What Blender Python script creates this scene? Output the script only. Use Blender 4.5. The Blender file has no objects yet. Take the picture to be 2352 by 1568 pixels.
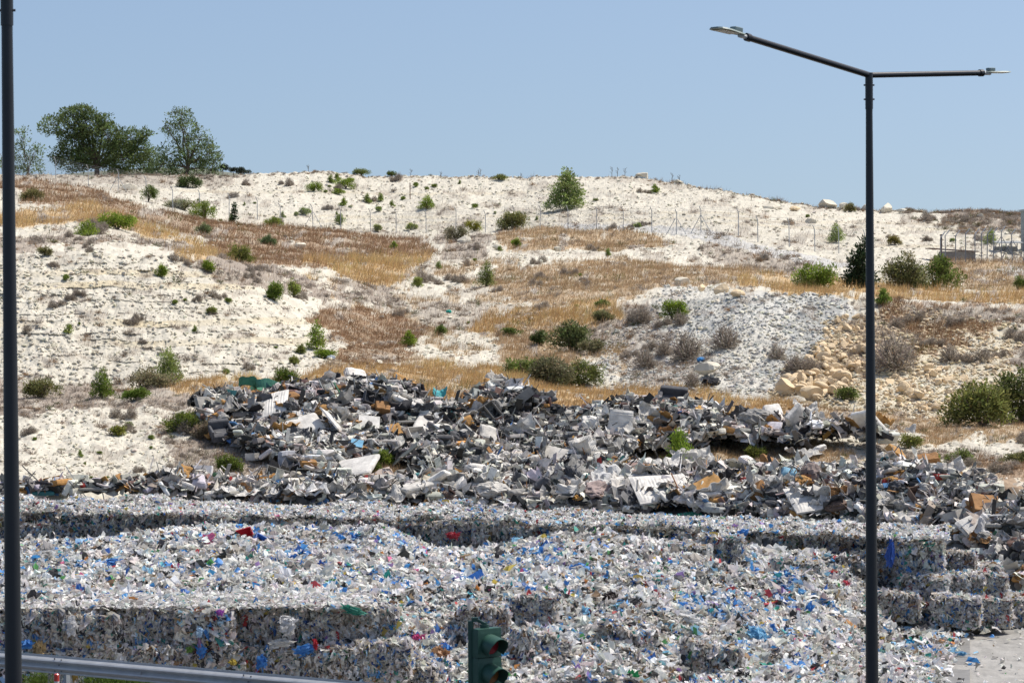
import bpy, math, random
import numpy as np
from mathutils import Matrix, Vector

# ---------------------------------------------------------------- camera, sky, sun, exposure
SC = bpy.context.scene
COL = SC.collection
F = 6663.0                      # focal length in pixels of a 2352 px wide picture
PITCH, ROLL, CAMZ = math.radians(1.178), math.radians(-0.34), 7.0
cam_d = bpy.data.cameras.new('camera'); cam = bpy.data.objects.new('camera', cam_d); COL.objects.link(cam)
cam_d.sensor_width = 36.0; cam_d.lens = 36.0 * F / 2352.0
cam_d.clip_start = 0.5; cam_d.clip_end = 12000
CM = Matrix.Translation((0, 0, CAMZ)) @ Matrix.Rotation(math.pi/2 - PITCH, 4, 'X') @ Matrix.Rotation(ROLL, 4, 'Z')
cam.matrix_world = CM
cam_d.dof.use_dof = True; cam_d.dof.focus_distance = 125.0; cam_d.dof.aperture_fstop = 9.0
SC.camera = cam

SUN_EL, SUN_AZ = math.radians(62), math.radians(70)     # azimuth from +Y (away from the camera) towards +X
world = bpy.data.worlds.new('World'); SC.world = world; world.use_nodes = True
wn = world.node_tree.nodes; wl = world.node_tree.links
bgn = wn['Background']
sky = wn.new('ShaderNodeTexSky'); sky.sky_type = 'NISHITA'; sky.sun_disc = False
sky.sun_elevation = SUN_EL; sky.sun_rotation = SUN_AZ
sky.altitude = 120; sky.air_density = 1.0; sky.dust_density = 2.5; sky.ozone_density = 2.4
wtc = wn.new('ShaderNodeTexCoord'); wad = wn.new('ShaderNodeVectorMath'); wad.operation = 'ADD'; wad.inputs[1].default_value = (0, 0, .10)
wl.new(wtc.outputs['Generated'], wad.inputs[0]); wl.new(wad.outputs[0], sky.inputs['Vector']); wl.new(sky.outputs['Color'], bgn.inputs['Color']); bgn.inputs['Strength'].default_value = 0.13
sun_d = bpy.data.lights.new('sun', 'SUN'); sun_d.energy = 4.4; sun_d.angle = math.radians(0.53); sun_d.color = (1.0, 0.945, 0.865)
sun = bpy.data.objects.new('sun', sun_d); COL.objects.link(sun)
sdir = Vector((math.sin(SUN_AZ)*math.cos(SUN_EL), math.cos(SUN_AZ)*math.cos(SUN_EL), math.sin(SUN_EL)))
sun.rotation_euler = sdir.to_track_quat('Z', 'Y').to_euler(); sun.location = (30, 60, 60)
SC.view_settings.view_transform = 'Standard'; SC.view_settings.look = 'None'
SC.view_settings.exposure = 0.15; SC.view_settings.gamma = 1.0
SC.cycles.max_bounces = 6; SC.cycles.transparent_max_bounces = 24; SC.cycles.diffuse_bounces = 3
SC.cycles.glossy_bounces = 2; SC.cycles.transmission_bounces = 3

RNG = np.random.default_rng(7)
random.seed(7)
CR = np.array(CM.to_3x3())

# ---------------------------------------------------------------- numeric helpers
def hsh(ix, iy, iz=0, seed=0):
    h = (ix.astype(np.int64)*374761393 + iy.astype(np.int64)*668265263 + np.asarray(iz).astype(np.int64)*2147483647 + seed*974711) & 0xffffffff
    h = ((h ^ (h >> 13))*1274126177) & 0xffffffff
    h = ((h ^ (h >> 16))*2246822519) & 0xffffffff
    return ((h ^ (h >> 15)) & 0xffffff)/float(0xffffff)
def vn(x, y, seed=0):
    x = np.asarray(x, float); y = np.asarray(y, float)
    ix = np.floor(x); iy = np.floor(y); fx = x-ix; fy = y-iy
    fx = fx*fx*(3-2*fx); fy = fy*fy*(3-2*fy)
    ix = ix.astype(np.int64); iy = iy.astype(np.int64)
    a = hsh(ix, iy, 0, seed); b = hsh(ix+1, iy, 0, seed); c = hsh(ix, iy+1, 0, seed); d = hsh(ix+1, iy+1, 0, seed)
    return (a*(1-fx)+b*fx)*(1-fy) + (c*(1-fx)+d*fx)*fy
def fbm(x, y, o=4, seed=0, g=0.5):
    s = 0; a = 1.0; t = 0
    for i in range(o):
        s = s + a*(vn(x*2**i + 17.3*i, y*2**i - 9.1*i, seed+i)*2-1); t += a; a *= g
    return s/t
def vn3(p, seed=0):
    p = np.asarray(p, float); i0 = np.floor(p); f = p-i0; f = f*f*(3-2*f); i0 = i0.astype(np.int64)
    r = 0
    for dx in (0, 1):
        for dy in (0, 1):
            for dz in (0, 1):
                w = (f[:, 0] if dx else 1-f[:, 0])*(f[:, 1] if dy else 1-f[:, 1])*(f[:, 2] if dz else 1-f[:, 2])
                r = r + w*hsh(i0[:, 0]+dx, i0[:, 1]+dy, i0[:, 2]+dz, seed)
    return r
def sst(a, b, x):
    t = np.clip((x-a)/(b-a), 0, 1); return t*t*(3-2*t)
def ray(px, py, D):
    """world point on the sight line of picture point (px, py) at world distance D along +Y"""
    px = np.asarray(px, float); py = np.asarray(py, float)
    d = np.stack([(px-1176)/F, -(py-784)/F, -np.ones(np.broadcast(px, py).shape)], -1) @ CR.T
    return d/d[..., 1:2]*np.asarray(D, float)[..., None] + np.array([0, 0, CAMZ])
def proj(P):
    v = (np.asarray(P)-np.array([0, 0, CAMZ])) @ CR; return 1176+F*v[..., 0]/-v[..., 2], 784-F*v[..., 1]/-v[..., 2]
def rotm(rx, ry, rz):
    return np.array(Matrix.Rotation(rz, 3, 'Z') @ Matrix.Rotation(ry, 3, 'Y') @ Matrix.Rotation(rx, 3, 'X'))
def unit(v):
    return v/np.maximum(np.linalg.norm(v, axis=-1, keepdims=True), 1e-9)

# ---------------------------------------------------------------- mesh building
class Geo:
    def __init__(s): s.v = []; s.c = []; s.q = []; s.t = []; s.n = 0
    def add(s, V, Fc, col=(.5, .5, .5)):
        V = np.asarray(V, float).reshape(-1, 3); Fc = np.asarray(Fc, np.int64)
        c = np.broadcast_to(np.asarray(col, float), V.shape)
        s.v.append(V); s.c.append(c)
        (s.q if Fc.shape[1] == 4 else s.t).append(Fc + s.n); s.n += len(V)
        return s
    def mesh(s, name, mat, smooth=False):
        me = bpy.data.meshes.new(name)
        V = np.concatenate(s.v); C = np.concatenate(s.c)
        q = np.concatenate(s.q) if s.q else np.zeros((0, 4), np.int64); t = np.concatenate(s.t) if s.t else np.zeros((0, 3), np.int64)
        me.vertices.add(len(V)); me.vertices.foreach_set('co', V.astype(np.float32).ravel())
        nl = q.size + t.size; me.loops.add(nl); me.polygons.add(len(q)+len(t))
        me.loops.foreach_set('vertex_index', np.concatenate([q.ravel(), t.ravel()]).astype(np.int32))
        st = np.concatenate([np.arange(len(q))*4, q.size + np.arange(len(t))*3]).astype(np.int32)
        me.polygons.foreach_set('loop_start', st)
        me.polygons.foreach_set('use_smooth', np.full(len(st), smooth, bool))
        me.update(calc_edges=True)
        a = me.color_attributes.new('Col', 'FLOAT_COLOR', 'POINT')
        a.data.foreach_set('color', np.concatenate([C, np.ones((len(C), 1))], 1).astype(np.float32).ravel())
        me.materials.append(mat)
        return me
    def build(s, name, mat, parent=None, smooth=False):
        o = bpy.data.objects.new(name, s.mesh(name, mat, smooth)); COL.objects.link(o)
        if parent is not None: o.parent = parent
        return o

def inst(name, me, loc, rot=(0, 0, 0), sc=(1, 1, 1), parent=None, color=None):
    o = bpy.data.objects.new(name, me); COL.objects.link(o)
    o.location = tuple(float(a) for a in loc); o.rotation_euler = tuple(float(a) for a in rot)
    o.scale = (float(sc),)*3 if np.isscalar(sc) else tuple(float(a) for a in sc)
    if parent is not None: o.parent = parent
    if color is not None: o.color = (*color, 1)
    return o
def empty(name, loc=(0, 0, 0), rot=(0, 0, 0)):
    o = bpy.data.objects.new(name, None); COL.objects.link(o); o.location = tuple(float(a) for a in loc); o.rotation_euler = rot
    o.empty_display_size = 0.2
    return o
LABELS = set()
def tag(o, label=None, cat=None, group=None, kind=None):
    if label:
        o['label'] = label; LABELS.add(label)
    if cat: o['category'] = cat
    if group: o['group'] = group
    if kind: o['kind'] = kind
    return o

# ---------------------------------------------------------------- templates
def cube_template(n):
    idx = {}; V = []; Q = []
    def vid(p):
        if p not in idx: idx[p] = len(V); V.append(p)
        return idx[p]
    for ax in range(3):
        for sg in (0, n):
            for i in range(n):
                for j in range(n):
                    c = []
                    for (a, b) in ((0, 0), (1, 0), (1, 1), (0, 1)):
                        p = [0, 0, 0]; p[ax] = sg; p[(ax+1) % 3] = i+a; p[(ax+2) % 3] = j+b
                        c.append(vid(tuple(p)))
                    Q.append(c if sg else c[::-1])
    return np.array(V, float)/n*2-1, np.array(Q)
CT = {n: cube_template(n) for n in (1, 2, 3, 4, 6, 8, 12)}
def sphere_t(n):
    V, Q = CT[n]; return unit(V), Q
def box(g, c, size, R=None, col=(.5, .5, .5), n=1):
    V, Q = CT[n]; V = V*np.asarray(size)/2
    if R is not None: V = V @ np.asarray(R).T
    return g.add(V+np.asarray(c), Q, col)
def rbox(g, c, size, r, R=None, col=(.5, .5, .5), n=6, puff=0.0, noise=0.0, seed=0):
    """box with rounded edges, optional puffiness and lumps"""
    V, Q = CT[n]; h = np.asarray(size)/2.0; r = min(r, h.min()*.98)
    # grid stretched so edge rows sit in the rounding
    W = np.sign(V)*(np.abs(V)**.6)
    P = W*h; core = np.clip(P, -(h-r), h-r); d = P-core
    P = core + unit(d + 1e-9*V)*r*np.minimum(1, np.linalg.norm(d, axis=1, keepdims=True)/max(r, 1e-6)*1.5)
    P = np.where(np.linalg.norm(d, axis=1, keepdims=True) < 1e-6, P, P)
    if puff:
        k = (1-V[:, 0]**2)*(1-V[:, 1]**2); P[:, 2] += np.sign(V[:, 2])*(np.abs(V[:, 2]) > .99)*k*puff
    if noise:
        m = min(h)
        P = P + unit(P)*((vn3(P/(m*1.2)+seed*7.7, seed)-.5)*noise*2)[:, None]
    if R is not None: P = P @ np.asarray(R).T
    return g.add(P+np.asarray(c), Q, col)
def tube(g, pts, rad, col=(.5, .5, .5), n=8, cap=True):
    pts = np.asarray(pts, float); m = len(pts); rad = np.broadcast_to(np.asarray(rad, float), (m,))
    T = unit(np.gradient(pts, axis=0)); up = np.array([0, 0, 1.0]) if abs(T[0, 2]) < .9 else np.array([1.0, 0, 0])
    V = []
    for i in range(m):
        a = np.cross(T[i], up); a /= max(np.linalg.norm(a), 1e-6); b = np.cross(T[i], a); up = -np.cross(T[i], a) if False else up
        th = np.arange(n)*2*np.pi/n
        V.append(pts[i] + rad[i]*(np.cos(th)[:, None]*a + np.sin(th)[:, None]*b))
    V = np.concatenate(V); i = np.arange(m-1)[:, None]*n; j = np.arange(n)[None]; j2 = (j+1) % n
    Q = np.stack([i+j, i+j2, i+n+j2, i+n+j], -1).reshape(-1, 4)
    g.add(V, Q, col)
    if cap:
        for k, sgn in ((0, -1), (m-1, 1)):
            ring = V[k*n:(k+1)*n]; VV = np.concatenate([ring, pts[k:k+1]])
            T3 = np.stack([np.arange(n), (np.arange(n)+1) % n, np.full(n, n)], 1)
            g.add(VV, T3 if sgn > 0 else T3[:, ::-1], col)
    return g
def grid_faces(nu, nv):
    i = np.arange(nu-1)[:, None]; j = np.arange(nv-1)[None]
    return np.stack([i*nv+j, (i+1)*nv+j, (i+1)*nv+j+1, i*nv+j+1], -1).reshape(-1, 4)
def sheet(g, c, w, h, th, R=None, col=(.5, .5, .5), nu=14, nv=10, wave=.08, seed=0, bend=0.0, ragged=.0, freq=2.2):
    """a cloth, carpet or film: folded surface with real thickness"""
    u, v = np.meshgrid(np.linspace(-.5, .5, nu), np.linspace(-.5, .5, nv), indexing='ij')
    rg = ragged*(vn(u*7+seed, v*7, seed+3)-.5)
    x = u*w*(1+rg); y = v*h*(1-rg)
    z = wave*(np.abs(fbm(x*freq+seed*3.1, y*freq, 3, seed))*3-.6) + bend*(u*u*4-.5)
    a = np.stack([x, y, z+th/2], -1).reshape(-1, 3); b = np.stack([x, y, z-th/2], -1).reshape(-1, 3)
    Q = grid_faces(nu, nv); n = nu*nv
    ed = np.concatenate([np.arange(nv), np.arange(1, nu)*nv+nv-1, (nu-1)*nv+np.arange(nv-2, -1, -1), np.arange(nu-2, 0, -1)*nv])
    e2 = np.roll(ed, -1); rim = np.stack([ed, e2, e2+n, ed+n], 1)
    V = np.concatenate([a, b])
    if R is not None: V = V @ np.asarray(R).T
    return g.add(V+np.asarray(c), np.concatenate([Q, Q[:, ::-1]+n, rim[:, ::-1]]), col)
def crumple(g, c, size, col, R=None, n=8, amp=.35, seed=0, fr=1.6):
    """a filled or crumpled bag: ridged, pinched lump"""
    V, Q = sphere_t(n); r = 1 - amp*np.abs(vn3(V*fr+seed*5.3+20, seed)*2-1)*1.3 - amp*.6*np.abs(vn3(V*fr*2.6+seed*2.3+40, seed+1)*2-1)
    P = V*r[:, None]*np.asarray(size)/2
    if R is not None: P = P @ np.asarray(R).T
    return g.add(P+np.asarray(c), Q, col)

def scraps(g, P, N, size, col, asp=None, bend=.5, rng=None, k=3):
    """many small bent flakes of film or paper, one 2x2-cell patch each"""
    rng = rng or RNG; n = len(P)
    N = unit(N); t = unit(np.cross(N, unit(rng.normal(size=(n, 3))))); b = np.cross(N, t)
    asp = rng.uniform(.45, 1.0, n) if asp is None else asp
    g1 = np.linspace(-.5, .5, k); u, v = np.meshgrid(g1, g1, indexing='ij'); u = u.ravel(); v = v.ravel(); kk = k*k
    U = u[None] + rng.normal(0, .09, (n, kk)); Vv = v[None] + rng.normal(0, .09, (n, kk))
    a1 = rng.normal(0, bend, (n, 1)); a2 = rng.normal(0, bend*.7, (n, 1)); 
    Z = a1*(u*u-.1)[None]*1.5 + a2*(u*v)[None]*2 + rng.normal(0, .10, (n, kk))
    s = np.asarray(size)[:, None]
    V = P[:, None, :] + (U*s)[..., None]*t[:, None] + (Vv*s*asp[:, None])[..., None]*b[:, None] + (Z*s*.8)[..., None]*N[:, None]
    fq = grid_faces(k, k)
    Q = (np.arange(n)*kk)[:, None, None] + fq[None]
    C = np.repeat(col[:, None, :], kk, 1)
    g.add(V.reshape(-1, 3), Q.reshape(-1, 4), C.reshape(-1, 3))
def palette(n, items, rng=None, jit=.12):
    rng = rng or RNG
    w = np.array([i[0] for i in items], float); c = np.array([i[1] for i in items], float)
    k = rng.choice(len(items), n, p=w/w.sum())
    out = c[k]*(1+rng.normal(0, jit, (n, 1)))*(1+rng.normal(0, .03, (n, 3)))
    return np.clip(out, .01, .88)
def stamp(g, tv, tf, P, S, yaw, col, tilt=None, rng=None):
    """copies of a template (tv, tf) at points P, scale S (n,) or (n,3), yaw, into one mesh"""
    n = len(P); m = len(tv); S = np.asarray(S, float)
    if S.ndim == 1: S = np.repeat(S[:, None], 3, 1)
    V = tv[None]*S[:, None, :]
    if tilt is not None:
        ct, st = np.cos(tilt)[:, None], np.sin(tilt)[:, None]
        V = np.stack([V[..., 0], V[..., 1]*ct - V[..., 2]*st, V[..., 1]*st + V[..., 2]*ct], -1)
    c, s = np.cos(yaw)[:, None], np.sin(yaw)[:, None]
    V = np.stack([V[..., 0]*c - V[..., 1]*s, V[..., 0]*s + V[..., 1]*c, V[..., 2]], -1) + P[:, None]
    Fc = (np.arange(n)*m)[:, None, None] + tf[None]
    C = np.repeat(col[:, None], m, 1)
    g.add(V.reshape(-1, 3), Fc.reshape(-1, tf.shape[1]), C.reshape(-1, 3))

# ---------------------------------------------------------------- materials
def mat_new(name):
    m = bpy.data.materials.new(name); m.use_nodes = True
    nt = m.node_tree; nt.nodes.clear()
    return m, nt.nodes, nt.links
def mat_attr(name, rough=.8, transl=0.0, spec=.3, nscale=8.0, namt=.25, bump=0.0, bscale=20.0, src='attr', metal=0.0, base=None):
    """surface whose own colour comes from the mesh (attr), the object (object) or a constant"""
    m, N, L = mat_new(name)
    out = N.new('ShaderNodeOutputMaterial'); bs = N.new('ShaderNodeBsdfPrincipled')
    bs.inputs['Roughness'].default_value = rough; bs.inputs['Specular IOR Level'].default_value = spec; bs.inputs['Metallic'].default_value = metal
    if src == 'attr':
        a = N.new('ShaderNodeAttribute'); a.attribute_name = 'Col'; colo = a.outputs['Color']
    elif src == 'object':
        a = N.new('ShaderNodeObjectInfo'); colo = a.outputs['Color']
    else:
        a = N.new('ShaderNodeRGB'); a.outputs[0].default_value = (*base, 1); colo = a.outputs[0]
    tc = N.new('ShaderNodeTexCoord'); nz = N.new('ShaderNodeTexNoise'); nz.inputs['Scale'].default_value = nscale; nz.inputs['Detail'].default_value = 5
    L.new(tc.outputs['Object'], nz.inputs['Vector'])
    mr = N.new('ShaderNodeMapRange'); mr.inputs['From Min'].default_value = .3; mr.inputs['From Max'].default_value = .7
    mr.inputs['To Min'].default_value = 1-namt; mr.inputs['To Max'].default_value = 1+namt*.5
    L.new(nz.outputs['Fac'], mr.inputs['Value'])
    mx = N.new('ShaderNodeVectorMath'); mx.operation = 'SCALE'; L.new(colo, mx.inputs[0]); L.new(mr.outputs[0], mx.inputs['Scale'])
    L.new(mx.outputs[0], bs.inputs['Base Color'])
    if bump:
        n2 = N.new('ShaderNodeTexNoise'); n2.inputs['Scale'].default_value = bscale; n2.inputs['Detail'].default_value = 6
        L.new(tc.outputs['Object'], n2.inputs['Vector'])
        bp = N.new('ShaderNodeBump'); bp.inputs['Strength'].default_value = 1.0; bp.inputs['Distance'].default_value = bump
        L.new(n2.outputs['Fac'], bp.inputs['Height']); L.new(bp.outputs[0], bs.inputs['Normal'])
    if transl:
        tr = N.new('ShaderNodeBsdfTranslucent'); L.new(mx.outputs[0], tr.inputs['Color'])
        ms = N.new('ShaderNodeMixShader'); ms.inputs[0].default_value = transl
        L.new(bs.outputs[0], ms.inputs[1]); L.new(tr.outputs[0], ms.inputs[2]); L.new(ms.outputs[0], out.inputs['Surface'])
    else:
        L.new(bs.outputs[0], out.inputs['Surface'])
    return m
M_ground = mat_attr('chalk_ground', .95, 0, .1, 1.7, .13, .05, 5.0)
M_rock = mat_attr('chalk_rock', .95, 0, .1, 2.5, .14, .03, 6.0)
M_plant = mat_attr('plant', .7, .42, .2, 3.0, .2)
M_dry = mat_attr('dry_plant', .85, .35, .1, 3.0, .2)
M_bark = mat_attr('bark', .9, 0, .1, 6.0, .3, .02, 12)
M_film = mat_attr('plastic_film', .5, .30, .45, 9.0, .12)
M_mixed = mat_attr('mixed_scrap', .75, .04, .25, 7.0, .25)
M_obj = mat_attr('weathered_item', .8, 0, .2, 3.5, .28, .015, 14, src='object')
M_bag = mat_attr('bag_film', .42, .28, .5, 6.0, .15, .02, 18, src='object')
M_metal = mat_attr('galvanised', .45, 0, .5, 6.0, .12, src='attr', metal=.25)
M_post = mat_attr('fence_metal', .6, 0, .4, 10.0, .15, src='attr', metal=.2)
M_pole = mat_attr('dark_paint', .42, 0, .5, 14.0, .1, src='attr')
M_green = mat_attr('green_paint', .5, 0, .45, 20.0, .12, src='attr')
M_lens = mat_attr('lens', .25, 0, .6, 30.0, .1, src='attr')
M_road = mat_attr('asphalt', .9, 0, .2, 3.0, .2, .01, 60)
# ---------------------------------------------------------------- the ground: rows of the hillside, each with its picture height and true distance
KX = np.array([-400, 0, 250, 500, 700, 900, 1200, 1450, 1700, 1900, 2100, 2352, 2800], float)
KY = [
 [385, 398, 407, 404, 391, 407, 411, 404, 446, 477, 488, 493, 498],
 [392, 404, 436, 495, 522, 536, 527, 531, 545, 578, 592, 600, 612],
 [520, 530, 520, 585, 600, 640, 600, 600, 610, 640, 655, 668, 675],
 [572, 576, 588, 614, 700, 745, 720, 705, 664, 680, 698, 716, 722],
 [880, 882, 884, 880, 855, 850, 870, 900, 905, 930, 955, 975, 985],
 [935, 935, 935, 930, 905, 908, 915, 930, 950, 965, 985, 1000, 1010],
 [1160, 1160, 1155, 1130, 1110, 1110, 1110, 1110, 1110, 1100, 1110, 1130, 1140]]
KD = [
 [356, 356, 350, 346, 348, 350, 346, 340, 322, 317, 312, 305, 300],
 [346, 340, 325, 318, 318, 320, 312, 288, 272, 266, 262, 260, 260],
 [230, 230, 235, 235, 228, 222, 232, 238, 235, 225, 220, 215, 215],
 [163, 163, 164, 166, 169, 176, 180, 174, 166, 165, 163, 160, 160],
 [150, 150, 150, 151, 152, 155, 155, 151, 148, 144, 142, 140, 140],
 [138, 138, 138, 138, 140, 140, 141, 141, 139, 137, 135, 133, 133],
 [120, 120, 121, 123, 124, 124, 124, 124, 123, 122, 118, 112, 112]]
YARD = -5.1
GX = np.arange(-420, 2840, 10.0)
def smooth_row(vals, w=6, kx=KX):
    r = np.interp(GX, kx, vals); k = np.hanning(2*w+1); k /= k.sum()
    return np.convolve(np.pad(r, w, 'edge'), k, 'valid')
RY = [smooth_row(v) for v in KY]; RD = [smooth_row(v) for v in KD]
d7 = smooth_row([117, 117, 117, 117, 117, 117, 117, 114.5, 112, 110, 108, 106, 106])
def py_for_z(px, D, z):
    lo = np.full(np.shape(px), -2000.0); hi = np.full(np.shape(px), 6000.0)
    for _ in range(40):
        m = (lo+hi)/2; zz = ray(px, m, D)[..., 2]; up = zz > z
        lo = np.where(up, m, lo); hi = np.where(up, hi, m)
    return (lo+hi)/2
RY.append(py_for_z(GX, d7, YARD)); RD.append(d7)
d8 = np.full(GX.shape, 76.0); RY.append(py_for_z(GX, d8, YARD)); RD.append(d8)
NK = len(RY)
def rows_at(px):
    return (np.stack([np.interp(px, GX, r) for r in RY]), np.stack([np.interp(px, GX, r) for r in RD]))
def seg(px, py):
    ys, ds = rows_at(px); k = np.zeros(np.shape(px), int)
    for i in range(1, NK-1): k = np.where(py >= ys[i], i, k)
    y0 = np.take_along_axis(ys, k[None], 0)[0]; y1 = np.take_along_axis(ys, k[None]+1, 0)[0]
    d0 = np.take_along_axis(ds, k[None], 0)[0]; d1 = np.take_along_axis(ds, k[None]+1, 0)[0]
    v = np.clip((py-y0)/(y1-y0), -.02, 1)
    return k, v, d0, d1
def strata(P, amt):
    x, z = P[..., 0], P[..., 2]
    zz = z + .35*fbm(x*.09, z*.05, 2, 31) + .16*fbm(x*.5, z*.3, 2, 32) + x*.012
    h = .34; L = np.floor(zz/h); fr = zz/h-L
    r = hsh(L.astype(np.int64), np.zeros_like(L).astype(np.int64), 0, 5)
    bw = .35+.7*r; bx = np.floor(x/bw + 5*r); blk = hsh(L.astype(np.int64), bx.astype(np.int64), 0, 9)
    gate = sst(.42, .72, vn(x*.45+L*.71, zz*1.3, 44))
    s = (r*.30 + blk*.45 - .25*fr)*gate*(.5+.8*hsh(np.floor(L/4).astype(np.int64), np.zeros_like(L).astype(np.int64), 0, 3))
    P[..., 1] -= amt*(s*.36 + .07*(hsh(np.floor(zz/.13).astype(np.int64), np.floor(x/.8).astype(np.int64), 0, 21)-.5))
    P[..., 2] += amt*.05*(blk-.5)*gate
    return r, gate
def bumps(P, k, v, px):
    x, y = P[..., 0], P[..., 1]
    am = np.where(k <= 0, .9, np.where(k == 1, 1.0, np.where(k == 3, .9, np.where(k <= 5, .8, .35))))
    b = .55*fbm(x*.10, y*.06, 3, 11) + .20*fbm(x*.45, y*.28, 3, 12) + .11*fbm(x*1.5, y*.9, 3, 13) 
    rid = np.abs(fbm(x*.6, y*.4, 3, 17)); b = b + .25*(rid-.25) + .07*fbm(x*4.2, y*2.4, 2, 14)
    b = b*np.where(k == 6, np.clip(1-v*3, .15, 1), 1)
    P[..., 2] += am*b
    return P
def quarry_amt(px, k, v):
    a = np.where(k == 3, sst(0, .12, v)*(1-sst(.93, 1, v))*(1-sst(660, 760, px + 60*(v-.5))), 0.0)
    a = a + np.where((k == 3) & (px > 760) & (px < 1400), .35*sst(0, .2, v)*(1-sst(.8, 1, v)), 0)
    a = a + np.where(k == 0, .55*sst(.1, .3, v)*(1-sst(.8, 1, v)), 0)
    a = a + np.where((k == 2), .35, 0)
    return a
def surf(px, py):
    px = np.asarray(px, float); py = np.asarray(py, float); px, py = np.broadcast_arrays(px, py)
    py = np.maximum(py, rows_at(px)[0][0]); k, v, d0, d1 = seg(px, py)
    w = v
    D = d0*(1-w)+d1*w
    # equal slope rather than equal picture step on the benches
    Dh = 1/((1-w)/d0 + w/d1); D = np.where((k == 1) | (k == 2) | (k == 4) | (k == 7), Dh, D)
    P = ray(px, py, D)
    P = bumps(P, k, v, px)
    strata(P, quarry_amt(px, k, v))
    return P

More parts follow.
